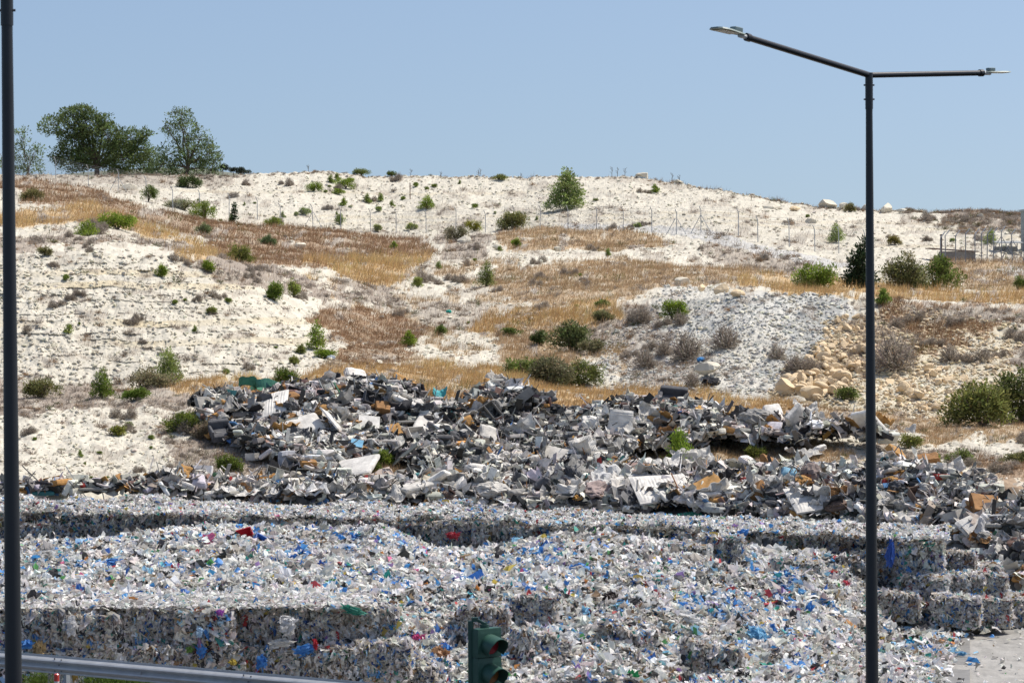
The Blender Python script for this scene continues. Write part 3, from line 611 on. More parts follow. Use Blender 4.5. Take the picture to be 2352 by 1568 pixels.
PLANTS = [
 # px, py, w, h, shape, colour, name, label, short
 (341, 467, 38, 40, 'd', MIDG, 'small_tree', 'small round-crowned tree on a bare stem in front of the hilltop fence', 'small round-crowned tree'),
 (470, 504, 54, 46, 'd', BRIGHT, 'pine_shrub', 'bright green rounded pine shrub above the rust-brown slope', 'rounded bright pine shrub'),
 (200, 538, 60, 40, 'c', BRIGHT, 'pine_shrub', 'bright pointed pine shrub on the edge of the upper quarry ledge', 'bright pointed shrub'),
 (270, 526, 78, 40, 'd', BRIGHT, 'pine_shrub', 'wide bright green shrub on the golden grass of the left slope', 'wide bright shrub'),
 (76, 463, 56, 28, 'd', OLIVE, 'bush', 'flat olive bush in rust-brown grass next to the near lamp post', 'flat olive bush'),
 (432, 430, 54, 30, 'd', DARKG, 'bush', 'dark low bush on the hilltop under the open pine', 'dark hilltop bush'),
 (466, 541, 46, 28, 'd', (.09, .12, .07), 'bush', 'grey-green bush in the rust grass under the rounded pine shrub', 'grey-green grass bush'),
 (420, 480, 80, 26, 'd', GREYG, 'bush', 'long pale green bush at the foot of the hilltop fence', 'long pale bush'),
 (552, 602, 62, 50, 'd', (.11, .13, .045), 'bush', 'olive green open bush in the gully of dry grass', 'open olive bush'),
 (617, 565, 40, 26, 'd', (.07, .11, .06), 'bush', 'dark blue-green bush among rust-coloured grass in mid slope', 'blue-green bush'),
 (103, 586, 30, 20, 'd', OLIVE, 'bush', 'small olive bush on the quarry ledge near the lamp post', 'small ledge bush'),
 (370, 636, 26, 30, 'd', BRIGHT, 'pine_shrub', 'little egg-shaped bright pine on the white quarry face', 'egg-shaped pine'),
 (477, 623, 30, 28, 'd', BRIGHT, 'pine_shrub', 'little bright pine at the top rim of the quarry face', 'little rim pine'),
 (630, 690, 40, 48, 'd', (.085, .13, .03), 'pine_shrub', 'upright bright pine shrub at the quarry face corner', 'upright corner shrub'),
 (675, 684, 30, 42, 'd', (.15, .19, .06), 'pine_shrub', 'pale yellow-green pine shrub beside the upright corner shrub', 'pale yellow-green shrub'),
 (727, 803, 50, 68, 'c', BRIGHT, 'pine_shrub', 'tall bright pine shrub at the foot of the quarry corner', 'tall quarry-corner pine'),
 (750, 822, 48, 20, 'd', BRIGHT, 'bush', 'low green bush spreading under the quarry-corner pine', 'low spreading bush'),
 (940, 794, 32, 34, 'c', BRIGHT, 'pine_shrub', 'single bright conical pine on the white patch in mid slope', 'bright mid-slope cone'),
 (1118, 657, 46, 58, 'c', (.10, .13, .05), 'pine_shrub', 'thin young pine on the white terrace in the centre', 'thin terrace pine'),
 (981, 480, 40, 32, 'c', BRIGHT, 'pine_shrub', 'green pine seedling in the middle of the white ridge', 'ridge seedling'),
 (1180, 524, 78, 42, 'd', (.12, .13, .06), 'bush', 'rounded olive bush behind the braced fence post', 'rounded olive bush'),
 (1090, 533, 36, 28, 'd', (.15, .16, .03), 'bush', 'yellow-green bush at the fence left of the olive bush', 'yellow-green fence bush'),
 (1048, 556, 48, 40, 'd', (.12, .12, .09), 'bush', 'grey bush below the fence among dry grass', 'grey fence bush'),
 (1505, 444, 24, 20, 'c', BRIGHT, 'pine_shrub', 'lone pine seedling high on the white ridge', 'high lone seedling'),
 (1545, 738, 62, 56, 'd', BRIGHT, 'pine_shrub', 'round bright green pine shrub on the rubble mound', 'mound pine shrub'),
 (1238, 796, 42, 32, 'd', DARKG, 'bush', 'small dark round bush on the brown slope', 'small dark round bush'),
 (1315, 808, 112, 66, 'd', (.07, .09, .045), 'tamarisk_bush', 'large dark tamarisk bush near the foot of the mound', 'large dark tamarisk'),
 (1360, 812, 56, 34, 'd', (.13, .13, .09), 'tamarisk_bush', 'grey-green tamarisk leaning against the large dark tamarisk', 'grey-green tamarisk'),
 (1205, 860, 110, 42, 'd', (.09, .12, .045), 'bush', 'low spreading green bush at the edge of the golden field', 'low field-edge bush'),
 (1262, 887, 118, 74, 'd', (.08, .085, .06), 'tamarisk_bush', 'dull grey tamarisk at the back of the golden field', 'dull grey tamarisk'),
 (1335, 890, 96, 62, 'd', (.085, .105, .04), 'tamarisk_bush', 'rounded green tamarisk at the back of the golden field', 'rounded green tamarisk'),
 (1386, 738, 42, 30, 'd', (.12, .13, .08), 'bush', 'grey-green bush at the shoulder of the rubble mound', 'mound-shoulder bush'),
 (1384, 704, 30, 14, 'd', MIDG, 'bush', 'small fresh green bush above the mound shoulder', 'small fresh bush'),
 (650, 895, 76, 52, 'd', (.065, .10, .025), 'bush', 'dense round green bush at the field corner behind the waste ridge', 'dense field-corner bush'),
 (235, 914, 56, 68, 'c', (.09, .13, .03), 'pine_shrub', 'young pine growing on the lower quarry bench', 'lower bench pine'),
 (386, 885, 78, 86, 'c', (.12, .16, .06), 'pine_shrub', 'tall pale young pine against the quarry face', 'tall pale young pine'),
 (335, 896, 112, 42, 'd', (.145, .14, .105), 'bush', 'wide grey dome-shaped bush on the lower bench', 'wide grey dome bush'),
 (316, 917, 60, 26, 'd', (.085, .13, .03), 'bush', 'low green bush below the grey dome bush', 'low bench bush'),
 (90, 912, 92, 46, 'd', (.10, .105, .05), 'bush', 'olive bush on the lower bench beside the near lamp post', 'bench olive bush'),
 (1872, 662, 92, 68, 'd', (.10, .15, .03), 'small_tree', 'bright leafy small tree on the grass bench left of the cypress', 'bright leafy tree'),
 (1862, 668, 46, 26, 'd', (.13, .15, .06), 'bush', 'low olive bush under the bright leafy tree', 'low under-tree bush'),
 (2078, 664, 104, 92, 'd', (.095, .105, .06), 'tamarisk_bush', 'tall grey-olive tamarisk right of the far lamp post', 'tall grey-olive tamarisk'),
 (2150, 669, 108, 84, 'd', (.07, .10, .03), 'tamarisk_bush', 'large green tamarisk near the compound fence', 'large green tamarisk'),
 (2088, 664, 40, 48, 'd', (.21, .12, .06), 'bush', 'rust-brown dead bush between the two tamarisks', 'rust-brown dead bush'),
 (1921, 556, 42, 44, 'c', BRIGHT, 'pine_shrub', 'bright pine shrub on the white slope behind the fence end', 'fence-end pine'),
 (1951, 486, 28, 22, 'd', OLIVE, 'bush', 'small olive bush on the skyline beside the boulders', 'skyline olive bush'),
 (2055, 562, 28, 24, 'd', (.13, .12, .05), 'bush', 'small brownish-green bush on the far white slope', 'brownish slope bush'),
 (2276, 562, 36, 34, 'c', BRIGHT, 'pine_shrub', 'bright pine shrub behind the compound fence', 'compound pine'),
 (2030, 698, 36, 36, 'c', (.10, .15, .04), 'pine_shrub', 'bushy young pine on the bench edge right of the lamp post', 'bench-edge young pine'),
 (2256, 978, 175, 104, 'd', (.10, .115, .045), 'tamarisk_bush', 'broad olive tamarisk bush at the right foot of the rocky slope', 'broad olive tamarisk'),
 (2350, 972, 160, 150, 'd', (.065, .08, .035), 'tamarisk_bush', 'tall dark tamarisk at the right edge of the rocky slope', 'tall dark tamarisk'),
 (2342, 672, 34, 32, 'd', MIDG, 'bush', 'green bush at the end of the golden strip', 'golden-strip bush'),
 (1561, 1068, 70, 86, 'c', (.115, .175, .03), 'pine_shrub', 'bright young pine growing out of the mixed waste', 'bright waste-pile pine'),
 (425, 992, 82, 50, 'd', (.09, .12, .03), 'bush', 'green bush at the left end of the waste ridge', 'ridge-end green bush'),
 (475, 1010, 60, 48, 'd', (.16, .14, .125), 'dry_shrub', 'grey leafless shrub beside the green ridge-end bush', 'grey leafless shrub'),
 (525, 1087, 56, 50, 'd', (.08, .11, .03), 'bush', 'dark green rush-like bush below the waste ridge', 'rush-like green bush'),
 (880, 1068, 46, 40, 'd', (.10, .14, .03), 'bush', 'green tussock in the gap of the waste ridge', 'green gap tussock'),
 (855, 1088, 48, 34, 'd', (.07, .10, .03), 'bush', 'darker green tussock below the gap tussock', 'darker gap tussock'),
 (270, 1000, 32, 26, 'd', (.14, .16, .04), 'bush', 'yellow-green tussock on the lower white slope', 'yellow-green tussock'),
 (1940, 918, 60, 30, 'd', (.09, .12, .045), 'bush', 'trailing green bush below the yellow rock chute', 'trailing green bush'),
 (1735, 1052, 50, 28, 'd', (.10, .13, .04), 'bush', 'green weed clump at the right end of the waste ridge', 'ridge-end weed clump'),
 (1490, 1085, 34, 34, 'd', (.10, .13, .04), 'bush', 'green weed clump left of the waste-pile pine', 'green weed clump'),
 (1815, 1085, 60, 34, 'd', (.15, .15, .11), 'bush', 'grey-green sage bush below the ridge end', 'grey-green sage bush'),
 (2205, 1065, 60, 30, 'd', (.11, .14, .06), 'bush', 'green sage bush on the white flat at the right', 'white-flat sage bush'),
 (2345, 1065, 70, 30, 'd', (.11, .12, .06), 'bush', 'olive sage bush at the right edge above the waste', 'right-edge sage bush'),
 (2090, 1030, 50, 34, 'd', (.12, .14, .05), 'bush', 'leafy bush on the flat right of the lamp post', 'leafy flat bush'),
 (720, 440, 36, 24, 'd', BRIGHT, 'bush', 'spreading green bush high on the white ridge', 'high spreading bush'),
 (795, 432, 42, 24, 'd', BRIGHT, 'bush', 'branching green bush near the crest of the ridge', 'crest branching bush'),
 (775, 447, 30, 14, 'd', BRIGHT, 'bush', 'low green bush under the crest branching bush', 'low crest bush'),
 (790, 473, 16, 20, 'c', BRIGHT, 'pine_shrub', 'tiny upright pine below the crest bushes', 'tiny upright pine'),
 (628, 518, 40, 24, 'd', (.14, .18, .05), 'bush', 'pale green bush at the fence foot in rust grass', 'pale fence-foot bush'),
 (700, 492, 24, 18, 'd', BRIGHT, 'bush', 'small green bush on the lower white ridge', 'small lower-ridge bush'),
 (781, 516, 22, 26, 'd', BRIGHT, 'bush', 'upright green bush by a fence post', 'fence-post green bush'),
 (944, 528, 28, 18, 'd', (.15, .19, .05), 'bush', 'bright rounded bush behind the fence in the centre', 'central fence bush'),
 (865, 532, 20, 18, 'd', (.15, .18, .05), 'bush', 'small yellow-green bush behind the fence', 'small yellow fence bush'),
 (830, 402, 38, 16, 'd', (.10, .13, .05), 'bush', 'green bush on the crest left of centre', 'crest green bush'),
 (900, 405, 18, 14, 'd', MIDG, 'bush', 'small round bush on the bare crest', 'round crest bush'),
 (1147, 417, 34, 14, 'd', (.12, .14, .05), 'bush', 'low green bush on the crest near the centre', 'low central crest bush'),
 (1187, 566, 22, 18, 'd', BRIGHT, 'bush', 'bright green tussock in straw grass below the fence', 'straw-grass tussock'),
 (905, 572, 16, 16, 'c', BRIGHT, 'pine_shrub', 'tiny green pine among grey scrub', 'tiny scrub pine'),
 (1172, 772, 44, 20, 'd', MIDG, 'bush', 'low green bush on the brown middle slope', 'brown-slope green bush'),
 (1012, 768, 24, 20, 'd', MIDG, 'bush', 'olive-green tussock in mid slope scrub', 'mid-slope tussock'),
 (960, 662, 24, 26, 'd', (.14, .17, .06), 'bush', 'thin pale green bush on the central terrace', 'thin terrace bush'),
 (690, 812, 20, 22, 'd', (.12, .14, .05), 'bush', 'small olive shrub at the foot of the quarry face', 'face-foot olive shrub'),
 (674, 836, 22, 20, 'd', (.12, .14, .05), 'bush', 'small yellow shrub near the quarry foot', 'quarry-foot yellow shrub'),
 (1930, 982, 40, 22, 'd', (.11, .14, .05), 'bush', 'weedy bush at the back of the right waste ridge', 'right-ridge weed'),
 (1465, 522, 14, 12, 'd', BRIGHT, 'bush', 'tiny bright bush behind the fence on white ground', 'tiny white-ground bush'),
 (486, 720, 18, 14, 'd', (.13, .15, .06), 'bush', 'small tussock in the middle of the quarry face', 'quarry-face tussock'),
 (158, 765, 14, 18, 'c', (.13, .17, .05), 'bush', 'tiny green plant low on the quarry face', 'tiny quarry plant'),
 (2145, 1075, 50, 30, 'd', (.12, .15, .05), 'bush', 'yellow-green weeds at the top of the right waste slope', 'top-of-slope weeds'),
]
for i, (px, py, w, h, sh, c, nm, lab, short) in enumerate(PLANTS):
    P = S2(px, py); m = P[1]/F; rng = np.random.default_rng(100+i); W, H = w*m, h*m
    bl_px = conic(w, h, 6 if h > 30 else 4) if sh == 'c' else dome(w, h, 7 if w > 50 else 5, i)
    bl = [(b[0]*m, rng.uniform(-.3, .3)*b[2]*m, b[1]*m, b[2]*m, b[2]*m*.9, b[3]*m) for b in bl_px]
    sc = max(W, H); root = empty(nm, P)
    g = Geo(); top = (0, 0, H*.55)
    stems = [(rng.uniform(-.3, .3)*W, rng.uniform(-.3, .3)*W, H*rng.uniform(.5, .85)) for _ in range(7)]
    bark = (.15, .12, .09)
    for s_ in stems: limb(g, (0, 0, -.15), s_, sc*.018+.012, .008, bark, .1, 5, rng)
    g.build('trunk' if nm in ('small_tree',) else 'stem', M_bark, root)
    g = Geo(); sp = np.clip(sc*.085, .10, .42); cl = blob_clumps(bl, sp, rng, .45); k = len(cl)
    cc = np.array(c)*np.array([2.0, 1.85, 1.4])*rng.uniform(.5, 1.5, (k, 1))*(1+rng.normal(0, .06, (k, 3)))
    dens = 12 if nm != 'dry_shrub' else 9
    leaves(g, cl, np.full(k, sp*1.05)*rng.uniform(.6, 1.3, k), dens, np.clip(sp*.75, .10, .26), cc, .5 if sh == 'c' else .35, (.22, .45), rng)
    g.build('crown' if nm == 'small_tree' else 'foliage', M_plant, root)
    tag(root, lab, 'tree' if nm == 'small_tree' else 'bush')
    landmark(px, py-h/2, short)

# small green tussocks sprinkled over the white ridge: one of each kind with its parts, then copies
TUS = []
for i in range(3):
    rng = np.random.default_rng(800+i); bl = [(b[0]/40, rng.uniform(-.1, .1), b[1]/40, b[2]/40, b[2]/40, b[3]/40) for b in (dome(40, 26, 4, i+90) if i < 2 else conic(30, 40, 5))]
    gs = Geo()
    for _ in range(5): limb(gs, (0, 0, -.1), (rng.uniform(-.3, .3), rng.uniform(-.2, .2), rng.uniform(.25, .5)), .02, .006, (.15, .12, .09), .1, 4, rng)
    gf = Geo(); cl = blob_clumps(bl, .11, rng, .4); k = len(cl); leaves(gf, cl, np.full(k, .12), 10, .12, np.array([.21, .27, .06])*rng.uniform(.6, 1.4, (k, 1)), .4, (.22, .45), rng)
    TUS.append((gs.mesh('stem', M_bark), gf.mesh('foliage', M_plant)))
cnt = 0
while cnt < 58:
    zx0, zx1, zy0, zy1 = [(430, 1250, 410, 512), (1350, 1900, 430, 540), (60, 700, 590, 860), (1000, 1400, 560, 760), (60, 420, 960, 1110), (2050, 2350, 510, 580)][RNG.choice(6, p=[.45, .06, .14, .15, .12, .08])]
    x = RNG.uniform(zx0, zx1); y = RNG.uniform(zy0, zy1); p = S2(x, y); m = p[1]/F; w = RNG.uniform(8, 20)*m; i = int(RNG.integers(0, 3))
    root = empty('green_tussock', p, (0, 0, RNG.uniform(0, 6.28))); root.scale = (w, w, w*RNG.uniform(.8, 1.1)); inst('stem', TUS[i][0], (0, 0, 0), parent=root); inst('foliage', TUS[i][1], (0, 0, 0), parent=root)
    tag(root, auto_label('tiny green ' + ('upright' if i == 2 else 'rounded') + ' tussock', x, y), 'bush', 'small green tussocks on the white slopes'); cnt += 1

# dry twiggy shrubs: prototypes, then copies
def dry_proto(seed, n=320):
    rng = np.random.default_rng(seed); g = Geo()
    d = unit(rng.normal(size=(n, 3))); d[:, 2] = np.abs(d[:, 2])*.9+.12; d = unit(d)
    r0 = rng.uniform(0, .75, n); r1 = np.minimum(r0+rng.uniform(.2, .5, n), 1.05)*rng.uniform(.85, 1.1, n)
    a = d*r0[:, None]*[.5, .5, .8]; e = (d+rng.normal(0, .16, (n, 3)))*r1[:, None]*[.5, .5, .8]; e[:, 2] = np.maximum(e[:, 2], .01)
    b = unit(np.cross(e-a, rng.normal(size=(n, 3))))*rng.uniform(.006, .018, (n, 1))
    c = np.array([.31, .26, .205])*rng.uniform(.55, 1.45, (n, 1))*(1+rng.normal(0, .04, (n, 3)))
    g.add(np.stack([a-b, a+b, e+b*.6, e-b*.6], 1).reshape(-1, 3), np.arange(4*n).reshape(-1, 4), np.repeat(c, 4, 0))
    # fine tufts near the outside
    m = n*2; d = unit(rng.normal(size=(m, 3))); d[:, 2] = np.abs(d[:, 2])*.9; d = unit(d)
    p = d*rng.uniform(.55, 1, (m, 1))*[.5, .5, .8]; t = unit(d+rng.normal(0, .7, (m, 3))); b = unit(np.cross(t, rng.normal(size=(m, 3))))*.014
    s = rng.uniform(.05, .14, (m, 1)); c = np.array([.34, .295, .245])*rng.uniform(.6, 1.4, (m, 1))
    g.add(np.stack([p-b, p+b, p+t*s+b*.5, p+t*s-b*.5], 1).reshape(-1, 3), np.arange(4*m).reshape(-1, 4), np.repeat(c, 4, 0))
    return g
DRYG = [dry_proto(300+i) for i in range(5)]
DRYM = [g.mesh('dry_shrub', M_dry) for g in DRYG]
# scrub mass (nobody could count it): the same tufts packed into the scrub ground
def sample_cover(n, kinds, x0=-380, x1=2760, y0=392, y1=1110):
    px = RNG.uniform(x0, x1, n); py = RNG.uniform(y0, y1, n); cv, kd = cover(px, py)
    names = np.array(['']+[v[0] for v in VEG]); ok = np.isin(names[kd], kinds) & (RNG.random(n) < cv)
    return px[ok], py[ok], names[kd[ok]]
def taper(px, py): pass
px, py, nm = sample_cover(17000, ['grey', 'rust', 'straw'])
keep = (nm == 'grey') | (RNG.random(len(px)) < .26); px, py, nm = px[keep], py[keep], nm[keep]
# lighter scatter on bare white ground
ex = RNG.uniform(-380, 2760, 2300); ey = RNG.uniform(395, 1120, 2300); okk = vn(ex/50, ey/25, 91) > .55; px = np.concatenate([px, ex[okk]]); py = np.concatenate([py, ey[okk]]); nm = np.concatenate([nm, np.full(okk.sum(), 'bare')])
ex = RNG.uniform(2080, 2700, 1500); ey = np.interp(ex, GX, RY[0])+RNG.random(1500)**1.6*46*np.clip((ex-2050)/150, .2, 1); kp = vn(ex/26, ey/9, 92) > .38; ex, ey = ex[kp], ey[kp]; px = np.concatenate([px, ex]); py = np.concatenate([py, ey]); nm = np.concatenate([nm, np.full(len(ex), 'grey')])
ex = RNG.uniform(-300, 2100, 700); px = np.concatenate([px, ex]); py = np.concatenate([py, np.interp(ex, GX, RY[0])+RNG.random(700)*6]); nm = np.concatenate([nm, np.full(700, 'bare')])
P = surf(px, py); n = len(P)
S = RNG.uniform(.35, 1.05, n)*np.where(nm == 'bare', .55, 1)*np.clip(P[:, 1]/200, .65, 1.25); tint = np.array([.31, .262, .215])*RNG.uniform(.7, 1.35, (n, 1))
rst = (nm == 'rust') | (RNG.random(n) < .25); tint[rst] = np.array([.30, .20, .12])*RNG.uniform(.7, 1.3, (rst.sum(), 1))
grn = RNG.random(n) < .05; tint[grn] = np.array([.11, .13, .05])*RNG.uniform(.7, 1.3, (grn.sum(), 1))
G = Geo()
rng = np.random.default_rng(5); mlt = 46
tvs = []
for k in range(6):
    d = unit(rng.normal(size=(mlt, 3))); d[:, 2] = np.abs(d[:, 2])*.9+.1; d = unit(d)
    a = d*rng.uniform(.0, .6, (mlt, 1))*[.5, .5, .7]; e = a+unit(d+rng.normal(0, .5, (mlt, 3)))*rng.uniform(.15, .45, (mlt, 1)); e[:, 2] = np.abs(e[:, 2])
    b = unit(np.cross(e-a, rng.normal(size=(mlt, 3))))*.024
    tvs.append((np.stack([a-b, a+b, e], 1).reshape(-1, 3), np.arange(3*mlt).reshape(-1, 3)))
for k in range(6):
    s = slice(k, None, 6); q = S[s]; stamp(G, tvs[k][0], tvs[k][1], P[s]-[0, 0, .03], np.stack([q*1.15, q*1.15, q*.8], 1), RNG.uniform(0, 6.28, len(q)), tint[s])
tag(G.build('dry_scrub', M_dry), 'grey and rust-brown dry scrub covering the hillside benches', 'scrub', kind='stuff')

# single larger dry shrubs: individuals
ZONES = [  # x0,x1,y0,y1,count, size px range, where phrase
 (60, 700, 600, 860, 46, (14, 26)), (60, 480, 950, 1120, 22, (16, 34)), (430, 1000, 410, 515, 26, (10, 22)), (1350, 1900, 430, 600, 24, (10, 22)),
 (780, 1400, 570, 800, 36, (16, 36)), (1450, 1900, 700, 890, 15, (20, 56)), (2010, 2350, 500, 570, 20, (12, 26)), (2000, 2350, 720, 930, 26, (24, 54)),
 (380, 660, 940, 1110, 16, (24, 50)), (2010, 2350, 1000, 1100, 12, (24, 46)), (60, 430, 500, 600, 16, (16, 40)), (1380, 1500, 720, 850, 8, (30, 60))]
cnt = 0
for (x0, x1, y0, y1, n, (s0, s1)) in ZONES:
    for j in range(n):
        if j % 3 == 0 or j == 0: x = RNG.uniform(x0, x1); y = RNG.uniform(y0, y1); w = RNG.uniform(s0, s1)*RNG.uniform(.8, 1.15)
        else: x = min(x1, max(x0, x+RNG.choice([-1, 1])*w*RNG.uniform(.45, .8))); y = y+RNG.normal(0, w*.15); w = RNG.uniform(s0, s1)*RNG.uniform(.5, 1.0)
        p = S2(x, y); m = p[1]/F; big = 'large' if w > 40 else 'small' if w < 18 else 'mid-sized'
        brown = RNG.random() < .25
        o = inst('dry_shrub', DRYM[cnt % 5], p-[0, 0, .04], (0, 0, RNG.uniform(0, 6.28)), (w*m, w*m, w*m*RNG.uniform(.8, 1.15)))
        tag(o, auto_label(f"{big} leafless grey shrub", x, y), 'shrub', 'dry leafless shrubs on the hillside'); cnt += 1
for (x, y, w, lab, sh) in [(2055, 850, 100, 'big round grey thorn shrub on the slope right of the lamp post', 'big round thorn shrub'), (1580, 825, 80, 'large spreading grey shrub low on the rubble mound', 'spreading mound shrub'), (1668, 800, 70, 'tall wispy grey shrub in the middle of the rubble mound', 'wispy mound shrub'), (1785, 825, 44, 'tan shrub on the grey marl beside the yellow rock chute', 'tan marl shrub')]:
    p = S2(x, y); m = p[1]/F; tag(inst('dry_shrub', DRYM[1], p-[0, 0, .05], (0, 0, 1), w*m), lab, 'shrub'); landmark(x, y-w*.3, sh)

# ---------------------------------------------------------------- grass (stuff)
def blades(g, P, h, w, cols, lean, rng):
    n = len(P); az = rng.uniform(0, 6.28, n); b = np.stack([np.cos(az), np.sin(az), az*0], 1)*w[:, None]/2
    d = np.stack([lean[0]+rng.normal(0, .28, n), lean[1]+rng.normal(0, .28, n), np.ones(n)], 1); d = unit(d)*h[:, None]
    g.add(np.stack([P-b, P+b, P+d], 1).reshape(-1, 3), np.arange(3*n).reshape(-1, 3), np.repeat(cols, 3, 0))
px, py, nm = sample_cover(1300000, ['gold', 'straw', 'rust', 'grey'])
drop = (nm == 'grey') & (RNG.random(len(px)) < .8); px, py, nm = px[~drop], py[~drop], nm[~drop]
jit_ = RNG.random(len(px)) < .5; px = px+jit_*RNG.normal(0, 9, len(px)); py = py+jit_*RNG.normal(0, 3.5, len(px)); py = np.maximum(py, 388)
P = surf(px, py); n = len(P); pc = np.array([GCOL[k] for k in nm])*RNG.uniform(.8, 1.6, (n, 1))*(1+RNG.normal(0, .04, (n, 3)))
pc = pc*(1+.35*fbm(P[:, 0]*.3, P[:, 1]*.12, 3, 55)[:, None])
mixg = RNG.random(n) < .25; pc[mixg] = np.array(GCOL['straw'])*RNG.uniform(.6, 1.3, (mixg.sum(), 1))
gn = (fbm(P[:, 0]*.5, P[:, 1]*.2, 3, 56) > .42) & (RNG.random(n) < .4); pc[gn] = np.array([.13, .15, .04])*RNG.uniform(.7, 1.2, (gn.sum(), 1))
hh = np.where(nm == 'gold', .5, .34)*RNG.uniform(.5, 1.4, n)*np.clip(P[:, 1]/190, .6, 1.35)*(1+.5*fbm(P[:, 0]*.35, P[:, 1]*.15, 2, 57))
G = Geo(); blades(G, P-[0, 0, .03], hh, np.clip(P[:, 1]/F*1.1, .015, .05), np.clip(pc, .01, .7), (.22, -.05), RNG)
tag(G.build('dry_grass', M_dry), 'golden and rust-brown dry grass on the benches and valley floor', 'grass', kind='stuff')
# ---------------------------------------------------------------- stones
def stone_t(seed, n=2):
    V, Q = CT[n]; V = unit(V)*(1+.25*(np.abs(unit(V)).max(1, keepdims=True)-.8)); rng = np.random.default_rng(seed)
    for _ in range(7 if n > 2 else 5):     # chop flat facets
        d = unit(rng.normal(size=3)); lim = rng.uniform(.32, .7); s = V @ d; V = V - np.maximum(s-lim, 0)[:, None]*d
    return V*np.array([1, rng.uniform(.6, .95), rng.uniform(.45, .75)]), Q
STL = [stone_t(i, 2) for i in range(8)]; STB = [stone_t(40+i, 4) for i in range(8)]
def rubble(name, label, n, x0, x1, y0, y1, dens, smin, smax, col, cat='rubble'):
    px = RNG.uniform(x0, x1, n); py = RNG.uniform(y0, y1, n); k = RNG.random(n) < dens(px, py); px, py = px[k], py[k]
    P = surf(px, py); m = len(P); s = smin*(smax/smin)**(RNG.random(m)**2.2)*np.clip(P[:, 1]/170, .7, 1.4)
    c = np.clip(np.array(col)*RNG.uniform(.82, 1.12, (m, 1))*(1+RNG.normal(0, .02, (m, 3))), 0, .8); G = Geo()
    for j in range(8):
        q = slice(j, None, 8); stamp(G, STL[j][0], STL[j][1], P[q]+np.array([0, 0, 1])*s[q, None]*.12, s[q]*.5, RNG.uniform(0, 6.28, len(s[q])), c[q], RNG.normal(0, .4, len(s[q])))
    tag(G.build(name, M_rock), label, cat, kind='stuff')
def bare(px, py):
    cv, _ = cover(px, py); return np.where(cv > .3, .10, .35+.65*sst(.35, .6, vn(px/28, py/12, 81)))
rubble('rubble', 'loose white chalk rubble strewn over the bare slopes', 95000, -300, 2700, 400, 1130, bare, .05, .42, (.64, .59, .475))
MOUND = [(1370, 790), (1540, 655), (1900, 680), (1960, 700), (1920, 760), (1800, 880), (1760, 905), (1380, 905)]
CHUTE = [(1905, 735), (1985, 725), (2040, 760), (2010, 830), (1960, 880), (1900, 922), (1780, 915), (1800, 872), (1850, 830), (1880, 780)]
FAN = [(2000, 850), (2080, 835), (2180, 850), (2250, 890), (2215, 945), (2050, 950), (1990, 930)]
rubble('gravel', 'grey stone chips on the tipped marl mound', 9000, 1360, 1980, 650, 910, lambda x, y: inpoly(x, y, MOUND)*1.0, .06, .38, (.50, .49, .45))
rubble('yellow_rubble', 'small yellowish broken stone in the chute and on the slope right of it', 16000, 1760, 2380, 700, 970,
       lambda x, y: np.maximum(inpoly(x, y, CHUTE)*.45, inpoly(*warp(x, y), [(1900, 725), (2060, 700), (2330, 750), (2352, 900), (2200, 960), (1780, 930), (1800, 860), (1880, 800)])*.55), .09, .5, (.66, .54, .36))
STM = []
for j, (v, q) in enumerate(STB):
    g = Geo(); v = v*(1+.06*(vn3(v*3, j)[:, None]-.5)); g.add(v*.5, q, (.70, .55, .36)); STM.append(g.mesh('rock', M_rock))
STW = []
for j, (v, q) in enumerate(STB):
    g = Geo(); v = v*(1+.06*(vn3(v*3, j)[:, None]-.5)); g.add(v*.5, q, (.64, .59, .48)); STW.append(g.mesh('rock', M_rock))
landmark(1900, 860, 'yellow rock chute'); landmark(2110, 900, 'fan of yellow rubble'); landmark(1560, 655, 'top of the rubble mound')
k = 0
for (poly, cnt_, s0, s1) in ((CHUTE, 215, 9, 24), (FAN, 80, 7, 18)):
    a = np.array(poly); c = 0
    while c < cnt_:
        x = RNG.uniform(a[:, 0].min(), a[:, 0].max()); y = RNG.uniform(a[:, 1].min(), a[:, 1].max())
        if not inpoly(np.array([x]), np.array([y]), poly)[0]: continue
        p = S2(x, y); m = p[1]/F; w = s0*(s1/s0)**RNG.random()**1.6; w *= .72+.55*(y-730)/190; c += 1; k += 1
        o = inst('rock', STM[k % 8], p+[0, 0, w*m*.30], (RNG.normal(0, .4), RNG.normal(0, .4), RNG.uniform(0, 6.28)), (w*m*1.8, w*m*1.6, w*m*2.0))
        sz = 'large angular' if w > 26 else 'mid-sized angular' if w > 16 else 'small angular'
        tag(o, auto_label(f"{sz} yellow rock", x, y), 'rock', 'yellow rocks tumbled down the slope')
